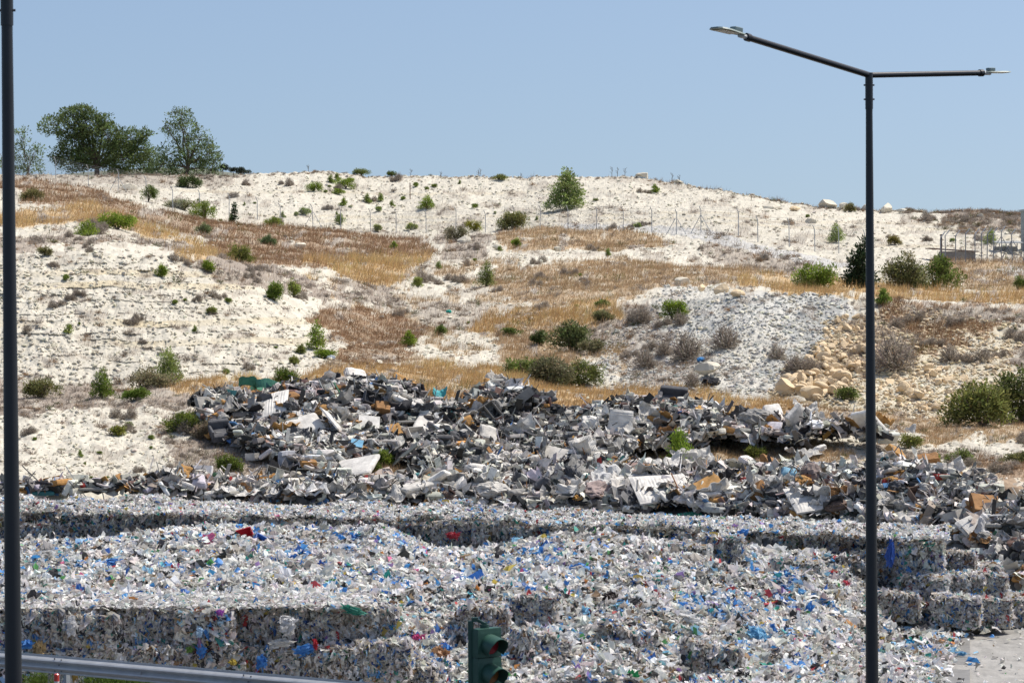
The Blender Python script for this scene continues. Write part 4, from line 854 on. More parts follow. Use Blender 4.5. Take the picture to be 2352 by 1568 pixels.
BOULD = [(1905, 478, 58, 24, 'largest pale boulder on the skyline in front of the olive bush', 'skyline boulder'), (1938, 481, 26, 18, 'squarish boulder right beside the skyline boulder', 'square skyline rock'),
 (1772, 479, 42, 16, 'long flat pale boulder where the ridge meets the skyline', 'long flat boulder'), (1822, 484, 30, 12, 'flat tan stone between the two skyline boulders', 'flat tan stone'), (2034, 488, 44, 26, 'smooth white boulder on the skyline right of the far lamp post', 'smooth white boulder'),
 (2070, 490, 26, 12, 'flat pale stone right of the smooth white boulder', 'flat pale stone'), (1862, 512, 26, 10, 'pale boulder halfway down the slope behind the fence end', 'half-slope boulder'), (1480, 405, 40, 14, 'pile-topping pale rock on the ridge crest', 'crest rock'), (1560, 408, 26, 10, 'small pale rock on the falling crest', 'small crest rock'),
 (1566, 655, 44, 22, 'leaning pale slab at the top left of the rubble mound', 'leaning pale slab'), (1655, 672, 34, 24, 'large tan rock at the top of the rubble mound', 'large tan mound rock'), (1690, 684, 40, 22, 'broken yellowish rock on the mound crest', 'yellowish crest rock'), (1610, 668, 30, 20, 'pale blocky rock left of the large tan rock', 'pale blocky rock'),
 (1623, 865, 62, 44, 'big flat pale slab propped near the black bag', 'propped flat slab'), (297, 437, 38, 16, 'pale boulder beside the hilltop fence', 'fence-side boulder'), (85, 389+20, 18, 8, 'small pale stone under the hilltop fence', 'small fence stone'), (873, 838, 26, 14, 'pale rounded stone beyond the golden field', 'rounded field stone'),
 (1280, 578, 20, 14, 'white stone on the terrace in straw grass', 'white terrace stone'), (1065, 560, 30, 20, 'blocky white rock under the fence bank', 'blocky bank rock'), (1140, 575, 28, 16, 'white rock in the bank below the fence', 'bank rock'), (690, 570, 36, 16, 'white rock face showing through the rust grass', 'rust-grass rock'),
 (1340, 842, 34, 18, 'white stone behind the rounded green tamarisk', 'stone behind tamarisk'), (1990, 478, 20, 12, 'pale stone half hidden by the far lamp post', 'lamp-post stone'), (2255, 500, 20, 10, 'white stone in dark scrub near the skyline', 'dark-scrub stone'),
 (1810, 905, 56, 44, 'biggest yellow boulder at the bottom of the rock chute', 'biggest yellow boulder'), (1862, 915, 60, 34, 'broad yellow boulder right of the biggest one', 'broad yellow boulder'), (1820, 925, 54, 20, 'low pale boulder at the very foot of the chute', 'chute-foot boulder'), (2072, 905, 34, 34, 'upright yellow boulder right of the lamp post', 'upright yellow boulder'), (2105, 915, 44, 18, 'long white stone on the yellow fan', 'long fan stone')]
for i, (x, y, w, h, lab, sh) in enumerate(BOULD):
    p = S2(x, y); m = p[1]/F
    yel = 'yellow' in lab or 'tan' in lab
    o = inst('boulder', (STM if yel else STW)[i % 8], p+[0, 0, h*m*.35], (RNG.normal(0, .12), 0, RNG.normal(0, .3)), (w*m*1.15, w*m*.9, h*m*2.1)); tag(o, lab, 'rock'); landmark(x, y, sh)

# ---------------------------------------------------------------- fences and posts on the hill
def fence(name, posts, hgt, label, short, crank=.35, braces=(), kink=1, panel=True, colr=(.42, .44, .45)):
    pts = [S2(x, y) for x, y in posts]; o0 = pts[len(pts)//2]; root = empty(name, o0); tops = []
    for i, p in enumerate(pts):
        q = p-o0; g = Geo(); h = hgt*RNG.uniform(.97, 1.03); ln = RNG.normal(0, .03)
        a = q+[0, 0, -.3]; b = q+[ln, 0, h*.84]; c = q+[ln-crank*.5*kink, -crank*.5, h*1.0]
        tube(g, [a, (a+b)/2, b, (b+c)/2, c], .045, colr, 6); g.build('post', M_post, root); tops.append((b, c, q))
        if i in braces:
            g = Geo()
            for sg in (-1, 1): tube(g, [q+[sg*hgt*.42, -.1, -.15], q+[sg*.05, -.02, h*.66]], .035, colr, 6)
            g.build('brace', M_post, root)
    for j, f in enumerate((0.0, .5, 1.0)):
        g = Geo()
        for (b0, c0, _), (b1, c1, _) in zip(tops[:-1], tops[1:]):
            s0 = b0*(1-f)+c0*f; s1 = b1*(1-f)+c1*f; mid = (s0+s1)/2-[0, 0, .05]; tube(g, [s0, mid, s1], .008, (.3, .31, .32), 4, cap=False)
        g.build('barbed_wire', M_post, root)
    if panel:
        g = Geo(); wc = (.40, .41, .41)
        for (b0, _, q0), (b1, _, q1) in zip(tops[:-1], tops[1:]):
            L = np.linalg.norm(q1-q0); n = int(L/.16); hh = (b0[2]-q0[2])
            for sg in (0, 1):
                t = np.arange(n)/n; k = np.arange(-int(hh/.16), n)
                # one diagonal family of wires, clipped to the panel
                t0 = k*.16/L; t1 = (k*.16+hh)/L; u0 = np.clip(t0, 0, 1); u1 = np.clip(t1, 0, 1)
                v0 = (u0-t0)*L/hh; v1 = 1-(t1-u1)*L/hh
                if sg: u0, u1 = 1-u0, 1-u1
                A = q0+(q1-q0)*u0[:, None]; A[:, 2] += v0*hh; B = q0+(q1-q0)*u1[:, None]; B[:, 2] += v1*hh
                w = np.array([0, 0, .0042]); w2 = np.array([.0042, 0, 0])
                g.add(np.stack([A-w, A+w, B+w, B-w], 1).reshape(-1, 3), np.arange(4*len(A)).reshape(-1, 4), wc)
        g.build('wire_mesh', M_post, root)
    tag(root, label, 'fence'); return root
FP = [(5, 398), (68, 404), (128, 410), (203, 430), (271, 438), (336, 458), (397, 484), (459, 490), (526, 499), (591, 505), (643, 518), (719, 522), (783, 527), (851, 531), (910, 535), (979, 534), (1047, 530), (1115, 535), (1180, 525), (1240, 526), (1305, 528), (1370, 530), (1432, 531), (1497, 531), (1553, 535), (1610, 537), (1696, 544), (1741, 556), (1813, 570), (1872, 577), (1927, 582), (1985, 588)]
fence('chain_link_fence', FP, 2.5, 'long chain-link fence with slanting-topped posts running along the foot of the white ridge', 'long fence', braces=(4, 11, 18, 24, 25))
CP = [(2160, 612), (2172, 604), (2195, 606), (2218, 604), (2240, 604), (2255, 602), (2267, 600), (2282, 596), (2300, 592), (2325, 604), (2352, 606), (2400, 608)]
fence('compound_fence', CP, 2.9, 'grey compound fence with cranked post tops near the right edge', 'compound fence', crank=-.9, kink=1, braces=(8, 9), colr=(.20, .22, .25))
landmark(1180, 500, 'braced fence post'); landmark(1553, 505, 'wide-braced fence post'); landmark(68, 385, 'hilltop fence'); landmark(2240, 590, 'compound fence')
def pole(px, py, h_px, r, col, label, lean=0):
    p = S2(px, py); m = p[1]/F; g = Geo(); tube(g, [(0, 0, -.3), (lean*m*.5, 0, h_px*m*.5), (lean*m, 0, h_px*m)], r, col, 8); o = g.build('marker_pole', M_bark); o.location = p; tag(o, label, 'pole')
pole(942, 458, 38, .05, (.16, .08, .06), 'thin rusty pole standing on the white ridge')
pole(2162, 598, 60, .085, (.06, .035, .035), 'dark brown pole beside the compound fence'); landmark(942, 440, 'rusty ridge pole'); landmark(2162, 570, 'dark brown pole')
# compound: low shelters with sheet roofs and a grey cabin behind the fence
p = S2(2330, 590); root = empty('shelter', p); g = Geo(); m = p[1]/F
for i in range(3):
    for yy in (2, 4.5): g = Geo(); tube(g, [(-26*m+i*26*m, yy, -.3), (-26*m+i*26*m, yy, 1.1+.08*yy)], .05, (.2, .2, .2), 6); g.build('post', M_post, root)
g = Geo(); box(g, (0, 3.2, 1.38), (60*m, 3.4, .06), rotm(.06, 0, 0), (.33, .34, .34), 6); g.build('roof', M_mixed, root)
g = Geo(); box(g, (0, 4.7, .5), (56*m, .06, 1.0), None, (.26, .26, .25), 3); g.build('back_panel', M_mixed, root); tag(root, 'low grey sheet-roofed shelter behind the compound fence', 'shelter')
p = S2(2210, 600); root = empty('shed', p); g = Geo(); box(g, (0, 3, .35), (2.9, 2, 1.1), None, (.30, .29, .27), 2); g.build('wall', M_mixed, root); g = Geo(); box(g, (-.4, 3, 1.02), (4.4, 2.6, .08), rotm(0, .07, 0), (.22, .14, .11), 4); g.build('roof', M_mixed, root); tag(root, 'small dark shed with rusty roof behind the compound fence', 'shed')
p = S2(2352, 585); root = empty('cabin', p); g = Geo(); m = p[1]/F; box(g, (33*m, 5, 1.6), (26*m, 2.4, 5.0), None, (.27, .31, .32), 2); g.build('wall', M_mixed, root); g = Geo(); box(g, (32*m, 5, 4.18), (30*m, 3.0, .16), None, (.33, .37, .38), 2); g.build('roof', M_mixed, root)
g = Geo(); box(g, (31*m, 3.76, 3.2), (12*m, .06, .9), None, (.06, .09, .11), 1); g.build('window', M_lens, root); tag(root, 'tall grey cabin cut off by the right edge', 'cabin')
# dry stalks on the crest
for j, (x, y, h) in enumerate([(708, 390, 14), (943, 404, 16), (1098, 408, 18), (1102, 408, 22), (1195, 410, 12), (1405, 404, 22), (1418, 403, 20), (1435, 402, 18), (1543, 408, 22), (1560, 411, 18), (1725, 458, 14), (1012, 408, 14)]):
    p = S2(x, y+2); m = p[1]/F; g = Geo(); tube(g, [(0, 0, -.1), (.04, 0, h*m*.5), (.1, 0, h*m)], [.03, .022, .012], (.16, .12, .09), 4)
    for q in range(7): a = np.array([.08*q/7, 0, h*m*(.35+.09*q)]); tube(g, [a, a+[random.uniform(-.25, .25), random.uniform(-.2, .2), .22]], [.012, .02], (.2, .15, .10), 3)
    o = g.build('dry_stalk', M_dry); o.location = p; tag(o, auto_label('thin dry stalk on the skyline', x, y), 'plant', 'dry stalks on the crest')
# distant trees on the far ridge
for j, (x, y, w, h) in enumerate([(512, 392, 22, 15), (536, 394, 14, 8), (553, 393, 16, 8), (560, 398, 30, 6), (492, 395, 16, 9)]):
    P = ray(np.array(float(x)), np.array(float(y)), np.array(2560.0)); m = 2560/F; root = empty('distant_tree', P); g = Geo(); tube(g, [(0, 0, -6), (0, 0, h*m*.5)], [.5, .2], (.15, .12, .1), 5); g.build('trunk', M_bark, root)
    g = Geo(); c = blob_clumps([(b[0]*m, 0, b[1]*m, b[2]*m, b[2]*m, b[3]*m) for b in dome(w, h, 4, j)], 1.1, np.random.default_rng(j), .3); leaves(g, c, np.full(len(c), 1.2), 9, 1.2, np.tile([.07, .085, .06], (len(c), 1)), rng=np.random.default_rng(j)); g.build('crown', M_plant, root)
    tag(root, auto_label('distant tree beyond the crest', x, y), 'tree', 'distant trees beyond the crest')
# ---------------------------------------------------------------- mixed waste ridge: depth of the tip above the ground
PX = np.array([430, 480, 560, 640, 700, 760, 830, 900, 960, 1020, 1080, 1130, 1200, 1270, 1350, 1450, 1530, 1640, 1700, 1800, 1900, 1990, 2060], float)
PT = np.array([935, 922, 912, 905, 892, 882, 876, 893, 898, 908, 902, 893, 905, 925, 938, 922, 914, 925, 938, 958, 968, 985, 1005], float)
PBT = np.array([955, 1000, 1060, 1085, 1095, 1090, 1070, 1065, 1085, 1110, 1110, 1110, 1110, 1110, 1110, 1070, 1055, 1050, 1050, 1055, 1050, 1050, 1040], float)
def ridge_mask(px, py):
    t = np.interp(px, PX, PT, left=2000, right=2000)+34; b = np.interp(px, PX, PBT)-14*((px > 1440) & (px < 1990))+10*fbm(px/40, px*0, 2, 5)
    return (py > t) & (py < b) & (px > 440) & (px < 2050)
LOWER = [(-60, 1162), (60, 1158), (250, 1156), (330, 1142), (480, 1130), (640, 1134), (760, 1126), (860, 1132), (1000, 1112), (1080, 1075), (1250, 1075), (1400, 1080), (1480, 1100), (1600, 1100), (1720, 1112), (1850, 1108), (1960, 1112), (2060, 1114), (2130, 1130), (2260, 1138), (2300, 1195), (2420, 1140), (2700, 1130), (2700, 1420), (2352, 1395), (2250, 1300), (2190, 1242), (2000, 1228), (1700, 1212), (1400, 1195), (1100, 1180), (700, 1178), (300, 1168), (-60, 1166)]
def tip_h(px, py):
    """height of the tip over the ground and whether there is waste here"""
    r = ridge_mask(px, py); lo = inpoly(px, py, LOWER); t = np.interp(px, PX, PT); 
    hr = .25+.5*np.exp(-((py-t-50)/60.0)**2)
    hl = .35+.3*vn(px/60, py/25, 21)
    return np.where(r, hr, np.where(lo, hl, 0)), r | lo
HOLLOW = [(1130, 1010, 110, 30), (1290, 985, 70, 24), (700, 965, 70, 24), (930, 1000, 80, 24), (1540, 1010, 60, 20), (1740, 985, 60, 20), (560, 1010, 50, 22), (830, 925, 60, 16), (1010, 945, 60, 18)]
def tip_surf(px, py):
    P = surf(px, py); h, m = tip_h(px, py); x, y = P[..., 0], P[..., 1]
    for (cx, cy, rx_, ry_) in HOLLOW: h = h-np.where(m, .75*np.exp(-((px-cx)/rx_)**2-((py-cy)/ry_)**2), 0)
    lump = .75*(vn(x*.42, y*.35, 23)-.4)+.65*(vn(x*1.1, y*.9, 24)-.45)+.2*(vn(x*2.6, y*2.2, 26)-.5)
    P[..., 2] += np.where(m, h+lump*.8, 0)
    return P, m
# the packed core of the tip, painted dark for the shade in its cavities
xs = np.arange(-60, 2700, 5.0)
G = Geo(); ys = np.arange(872, 1425, 4.0); PXg, PYg = np.meshgrid(xs, ys, indexing='ij'); P, m = tip_surf(PXg, PYg); P[..., 2] -= .16
Fq = grid_faces(len(xs), len(ys)); mm = m.ravel(); keep = mm[Fq].all(1)
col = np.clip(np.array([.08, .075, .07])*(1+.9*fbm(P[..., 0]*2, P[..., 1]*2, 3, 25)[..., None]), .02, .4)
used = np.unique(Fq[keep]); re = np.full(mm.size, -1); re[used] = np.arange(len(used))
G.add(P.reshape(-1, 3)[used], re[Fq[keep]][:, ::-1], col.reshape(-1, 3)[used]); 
MIX = [(36, (.71, .675, .61)), (20, (.53, .50, .445)), (11, (.33, .315, .29)), (7, (.12, .115, .11)), (5, (.05, .048, .045)), (10, (.78, .76, .70)), (4, (.46, .40, .34)), (4, (.46, .25, .08)), (2, (.22, .13, .10)), (1.6, (.30, .22, .20)), (.8, (.08, .22, .22)), (.7, (.10, .25, .50)), (.5, (.07, .16, .10)), (.4, (.45, .06, .05)), (1.2, (.42, .38, .42))]
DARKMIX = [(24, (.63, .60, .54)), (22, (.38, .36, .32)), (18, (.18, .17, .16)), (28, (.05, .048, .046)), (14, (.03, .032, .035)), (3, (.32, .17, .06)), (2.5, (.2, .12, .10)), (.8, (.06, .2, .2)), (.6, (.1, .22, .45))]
def tip_points(n, y0=874, y1=1424):
    px = RNG.uniform(-60, 2700, n); py = RNG.uniform(y0, y1, n); h, m = tip_h(px, py); px, py = px[m], py[m]
    P, _ = tip_surf(px, py); return px, py, P
# boards, sticks, panels
def bars(g, P, N, L, W, T, col, rng):
    n = len(P); a = unit(N); b = unit(np.cross(a, rng.normal(size=(n, 3)))); c = np.cross(a, b)
    V, Q = CT[1]; V = V/2
    W_ = P[:, None]+V[None, :, 0:1]*(a*L[:, None])[:, None]+V[None, :, 1:2]*(b*W[:, None])[:, None]+V[None, :, 2:3]*(c*T[:, None])[:, None]
    g.add(W_.reshape(-1, 3), ((np.arange(n)*8)[:, None, None]+Q[None]).reshape(-1, 4), np.repeat(col, 8, 0))
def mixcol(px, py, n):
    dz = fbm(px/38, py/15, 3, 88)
    for (cx, cy, rx_, ry_) in HOLLOW: dz = dz+.5*np.exp(-((px-cx)/rx_)**2-((py-cy)/ry_)**2)  # pieces in the hollows coloured darker to deepen the shade there
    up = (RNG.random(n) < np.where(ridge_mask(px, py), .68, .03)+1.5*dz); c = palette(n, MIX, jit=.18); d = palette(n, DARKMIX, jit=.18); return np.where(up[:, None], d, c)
px, py, P = tip_points(19000); n = len(P); d = RNG.normal(size=(n, 3)); d[:, 2] *= .55
L = RNG.uniform(.15, .9, n)**1.3*1.7+.15; W = RNG.uniform(.04, .36, n); bars(G, P+np.stack([RNG.normal(0, .03, n), RNG.normal(0, .03, n), RNG.uniform(-.12, .22, n)], 1), d, L, W, RNG.uniform(.012, .05, n), mixcol(px, py, n), RNG)
px, py, P = tip_points(52000); n = len(P); N = RNG.normal(size=(n, 3))+[0, -.2, .5]
scraps(G, P+np.stack([P[:, 0]*0, P[:, 0]*0, RNG.uniform(-.1, .2, n)], 1), N, RNG.uniform(.2, .8, n)**1.7+.05, mixcol(px, py, n), bend=.55)
# rounded lumps: cushions, rolls, foam
px, py, P = tip_points(14000); n = len(P); tv, tf = CT[3]; tv = np.sign(tv)*np.abs(tv)**.8; tv = tv*(1-.18*(np.abs(tv).sum(1, keepdims=True)-1)/2)
s = np.stack([RNG.uniform(.14, .6, n), RNG.uniform(.1, .4, n), RNG.uniform(.04, .15, n)], 1)
stamp(G, tv, tf, P+np.stack([P[:, 0]*0, P[:, 0]*0, RNG.uniform(-.05, .2, n)], 1), s, RNG.uniform(0, 6.28, n), mixcol(px, py, n), RNG.normal(0, .7, n))
# large bent sheets, quilts and panels, thin rods and cables, rag lumps
px, py, P = tip_points(3200); n = len(P); lowz = ~ridge_mask(px, py); wc = palette(n, [(8, (.68, .66, .61)), (6, (.55, .53, .48)), (3, (.46, .40, .33)), (3, (.22, .21, .19)), (1.2, (.36, .20, .09)), (2, (.06, .06, .06))], jit=.14)
scraps(G, P+np.stack([px*0, px*0, RNG.uniform(.05, .3, n)], 1), RNG.normal(0, .55, (n, 3))+[0, -.35, .7], RNG.uniform(.5, 1.15, n)*np.where(lowz, 1.1, .85), wc, asp=RNG.uniform(.35, .9, n), bend=.28, k=5)
px, py, P = tip_points(9500); n = len(P); d = RNG.normal(size=(n, 3)); d[:, 2] *= .6; bars(G, P+np.stack([px*0, px*0, RNG.uniform(0, .3, n)], 1), d, RNG.uniform(.5, 1.9, n), RNG.uniform(.02, .05, n), RNG.uniform(.015, .04, n), palette(n, [(5, (.66, .64, .6)), (4, (.3, .29, .27)), (3, (.07, .07, .07)), (1, (.36, .2, .1))]), RNG)
px, py, P = tip_points(7500); n = len(P); tv, tf = CT[4]; u_ = unit(tv)
for j in range(6):
    q = slice(j, None, 6); rr = 1-.5*np.abs(vn3(u_*2.1+j*9, j)*2-1)-.3*np.abs(vn3(u_*4.2+j*5, j+3)*2-1); m_ = len(P[q])
    stamp(G, u_*rr[:, None]*.62, tf, P[q]+[0, 0, .14], np.stack([RNG.uniform(.4, 1.1, m_), RNG.uniform(.3, .8, m_), RNG.uniform(.2, .45, m_)], 1), RNG.uniform(0, 6.28, m_), mixcol(px[q], py[q], m_), RNG.normal(0, .4, m_))
tag(G.build('mixed_waste', M_mixed), 'long grey tip of mixed bulky waste: boards, foam, rags and broken furniture', 'waste heap', kind='stuff')

# ---------------------------------------------------------------- loose plastic heap
HX = np.array([-300, 0, 250, 420, 600, 800, 900, 1000, 1080, 1200, 1350, 1450, 1550, 1700, 1850, 1950, 2000, 2050, 2150, 2260, 2700], float)
def hrow(v, w=2): return smooth_row(v, w, HX)
BR_Y = hrow([1176, 1178, 1180, 1183, 1187, 1190, 1192, 1194, 1197, 1202, 1208, 1212, 1216, 1222, 1229, 1234, 1237, 1240, 1244, 1246, 1246])   # top front edge of the back bale rows
BALE_TOP = -2.0
def D_of(px, py, z):   # distance at which the sight line reaches height z
    a = ray(px, py, np.ones(np.shape(px))*100.0); s = (a[..., 2]-CAMZ)/100.0; return (z-CAMZ)/s
BR_D = D_of(GX, BR_Y, np.full(GX.shape, BALE_TOP))
H_Y = [[1250, 1246, 1240, 1212, 1210, 1214, 1224, 1262, 1266, 1244, 1226, 1238, 1246, 1258, 1272, 1280, 1292, 1335, 1410, 1440, 1460],
       [1306, 1300, 1298, 1296, 1290, 1290, 1292, 1300, 1302, 1300, 1300, 1302, 1303, 1306, 1308, 1312, 1320, 1356, 1420, 1452, 1480],
       [1384, 1380, 1378, 1376, 1376, 1378, 1378, 1380, 1380, 1382, 1384, 1386, 1388, 1390, 1394, 1398, 1402, 1418, 1445, 1475, 1510],
       [1400, 1398, 1397, 1400, 1406, 1420, 1455, 1474, 1478, 1480, 1480, 1480, 1482, 1484, 1488, 1490, 1492, 1495, 1505, 1525, 1560],
       [1640]*21]
b0 = np.interp(HX, GX, BR_D)
gd = lambda y: np.array([float(D_of(np.array(x), np.array(float(yy)), np.array(YARD+.1))) for x, yy in zip(HX, y)])
g0, g1, g2, g3, g4 = [gd(y) for y in H_Y]
H_D = [[*(b0[:-4]-1.1), 104.5, g0[-3], g0[-2], g0[-1]],
       [97, 97, 97, 96.5, 96.5, 96.5, 96.5, 96.5, 96.5, 96.5, 96.5, 96.5, 96.5, 97, 98, 99, 100, 103, g1[-3], g1[-2], g1[-1]],
       [79.8, 80.2, 80.8, 81.5, 82.5, 84, 84.5, 85.5, 86, 86.5, 87, 87.5, 88, 90, 92.5, 94.5, 96, 99, g2[-3], g2[-2], g2[-1]],
       [78.4, 78.4, 78.4, 78.6, 79.2, 81, 82.5, 83.2, 83.4, 83.6, 84, 84.5, 85.3, 86.8, 88.6, 90, 91, 93, g3[-3], g3[-2], g3[-1]],
       [79.4, 79.4, 79.4, 79.4, 79.4, 79.4, 79.6, 79.5, 79, 78.8, 78.8, 78.8, 79, 79, 80, 81, 81.5, min(82, g4[-4]), g4[-3], g4[-2], g4[-1]]]
HYR = [hrow(v) for v in H_Y]; HDR = [hrow(v) for v in H_D]
def heap(px, py, disp=True):
    px = np.asarray(px, float); py = np.asarray(py, float); px, py = np.broadcast_arrays(px, py)
    ys = np.stack([np.interp(px, GX, r) for r in HYR]); ds = np.stack([np.interp(px, GX, r) for r in HDR]); k = np.zeros(px.shape, int)
    for i in range(1, 4): k = np.where(py >= ys[i], i, k)
    y0 = np.take_along_axis(ys, k[None], 0)[0]; y1 = np.take_along_axis(ys, k[None]+1, 0)[0]; d0 = np.take_along_axis(ds, k[None], 0)[0]; d1 = np.take_along_axis(ds, k[None]+1, 0)[0]
    v = np.clip((py-y0)/(y1-y0), 0, 1); D = 1/((1-v)/d0+v/d1); P = ray(px, py, D)
    if disp:
        x, y = P[..., 0], P[..., 1]; edge = sst(2180, 2010, px)*.9+.1
        flat = np.where((px < 880) & (py > 1362), .25, 1.0)
        b = .50*fbm(x*.22, y*.16, 2, 41)+.50*(vn(x*.55, y*.4, 42)-.5)+.36*(vn(x*1.3, y*1.0, 43)-.5)+.16*(vn(x*3, y*2.2, 44)-.5)
        r = 1-np.abs(fbm(x*.35+4, y*.25, 2, 47))*2.2; b = b+.22*(r-.5)
        fac = np.where(k == 0, sst(0, .4, v)*.9+.1, 1)*edge*flat
        P[..., 2] += b*fac
    return P
def H1(px, py): return settle(heap, px, py)
xs = np.arange(-300, 2232, 4.0); hy = np.concatenate([np.linspace(0, 1, 40, endpoint=False), 1+np.linspace(0, 1, 56, endpoint=False), 2+np.linspace(0, 1, 44, endpoint=False), 3+np.linspace(0, 1, 60)])
ysg = np.stack([np.interp(xs, GX, r) for r in HYR]); kk = np.minimum(hy.astype(int), 3); vv = hy-kk
PYg = ysg[kk]*(1-vv)[:, None]+ysg[kk+1]*vv[:, None]; PXg = np.broadcast_to(xs, PYg.shape); P = heap(PXg, PYg)
G = Geo(); C = np.clip(np.array([.55, .54, .52])*(1+.6*fbm(P[..., 0]*3, P[..., 1]*3, 3, 48)[..., None]), .05, .6); P[..., 2] -= .05
ef = sst(2110, 2190, PXg+25*fbm(PXg/20, PYg/12, 2, 6))[..., None]; C = C*(1-ef)+ef*np.array([.31, .30, .28])*(1+.2*fbm(P[..., 0]*3, P[..., 1]*3, 3, 49)[..., None])
G.add(P.reshape(-1, 3), grid_faces(*PYg.shape)[:, ::-1], C.reshape(-1, 3))
PLAS = [(46, (.85, .83, .785)), (22, (.74, .71, .66)), (12, (.60, .565, .51)), (7, (.36, .33, .30)), (2.6, (.08, .32, .66)), (2.6, (.30, .56, .74)), (1.0, (.05, .16, .48)), (6, (.05, .05, .05)), (.9, (.05, .34, .28)), (.55, (.50, .07, .08)), (.35, (.62, .15, .30)), (.5, (.62, .48, .10)), (1.5, (.38, .26, .15)), (.4, (.33, .22, .48)), (1.4, (.64, .72, .72)), (.6, (.12, .36, .12)), (.5, (.65, .28, .08))]
def heap_points(n, y1=1600, x0=-120, x1=2390):
    px = RNG.uniform(x0, x1, n); lo = np.interp(px, GX, HYR[0]); py = lo+(y1-lo)*RNG.random(n)
    k = ~((px < 930) & (py > np.interp(px, GX, HYR[3])+2)); px, py = px[k], py[k]; edge_ = np.interp(py, [1300, 1400, 1440, 1480, 1600], [2070, 2150, 2195, 2185, 2130])+14*fbm(px*0, py/9, 2, 2); k = RNG.random(len(px)) < np.clip((edge_-px)/50+.5, .0035, 1); return px[k], py[k], heap(px[k], py[k])
px, py, P = heap_points(190000); n = len(P)
nrm = np.stack([.2*fbm(P[:, 0], P[:, 1], 2, 7), -.25+0*px, np.ones(n)], 1)+RNG.normal(0, .62, (n, 3))
sz = .05+.23*RNG.random(n)**2.2; hei = RNG.uniform(-.03, .10, n)+sz*.15
clus = palette(n, PLAS); dk = (fbm(P[:, 0]*.55, P[:, 1]*.45, 4, 53) > .12) & (RNG.random(n) < .5); clus[dk] = palette(int(dk.sum()), [(5, (.42, .39, .34)), (4, (.26, .24, .21)), (2, (.07, .065, .06)), (3, (.6, .57, .52)), (.8, (.3, .2, .12)), (.5, (.06, .2, .16))]); big = fbm(P[:, 0]*.7+9, P[:, 1]*.6, 3, 54); sz = sz*(1+.7*np.clip(big+.1, -.4, .8)); blue = (fbm(P[:, 0]*.8, P[:, 1]*.7, 3, 51) > .30) & (RNG.random(n) < .36); clus[blue] = palette(int(blue.sum()), [(3, (.08, .27, .62)), (2, (.26, .50, .74)), (1, (.04, .13, .42)), (.6, (.05, .32, .36))])
scraps(G, P+np.stack([px*0, px*0, hei], 1), nrm, sz, clus, bend=.6)
# longer crumpled films and bottles
px, py, P = heap_points(15000); n = len(P); scraps(G, P+np.stack([px*0, px*0, RNG.uniform(.0, .14, n)], 1), RNG.normal(size=(n, 3))+[0, -.3, .8], .16+.42*RNG.random(n)**2.5, palette(n, PLAS), asp=RNG.uniform(.25, .8, n), bend=.8, k=5)
px, py, P = heap_points(5000); n = len(P); tv, tf = CT[3]; tv = unit(tv); stamp(G, tv*.5, tf, P+[0, 0, .05], np.stack([RNG.uniform(.06, .13, n), RNG.uniform(.14, .34, n), RNG.uniform(.06, .12, n)], 1), RNG.uniform(0, 6.28, n), palette(n, PLAS), RNG.normal(0, .5, n))
# litter film thinning out on the yard and stuff along the top of the back row
px = RNG.uniform(1950, 2395, 9000); py = RNG.uniform(1425, 1600, 9000); k = RNG.random(9000) < (.10+.5*(vn(px/30, py/12, 8) > .55))*np.clip(1.1-(px-2100)/170, .10, 1)*.28; px, py = px[k], py[k]
Dg = D_of(px, py, np.full(px.shape, YARD+.03)); P = ray(px, py, Dg); n = len(P); scraps(G, P+[0, 0, .03], RNG.normal(0, .3, (n, 3))+[0, 0, 1], RNG.uniform(.04, .2, n), palette(n, PLAS), bend=.4)
tag(G.build('plastic_waste', M_film), 'loose heap of white and blue plastic scraps spilling between the bales', 'plastic waste', kind='stuff')

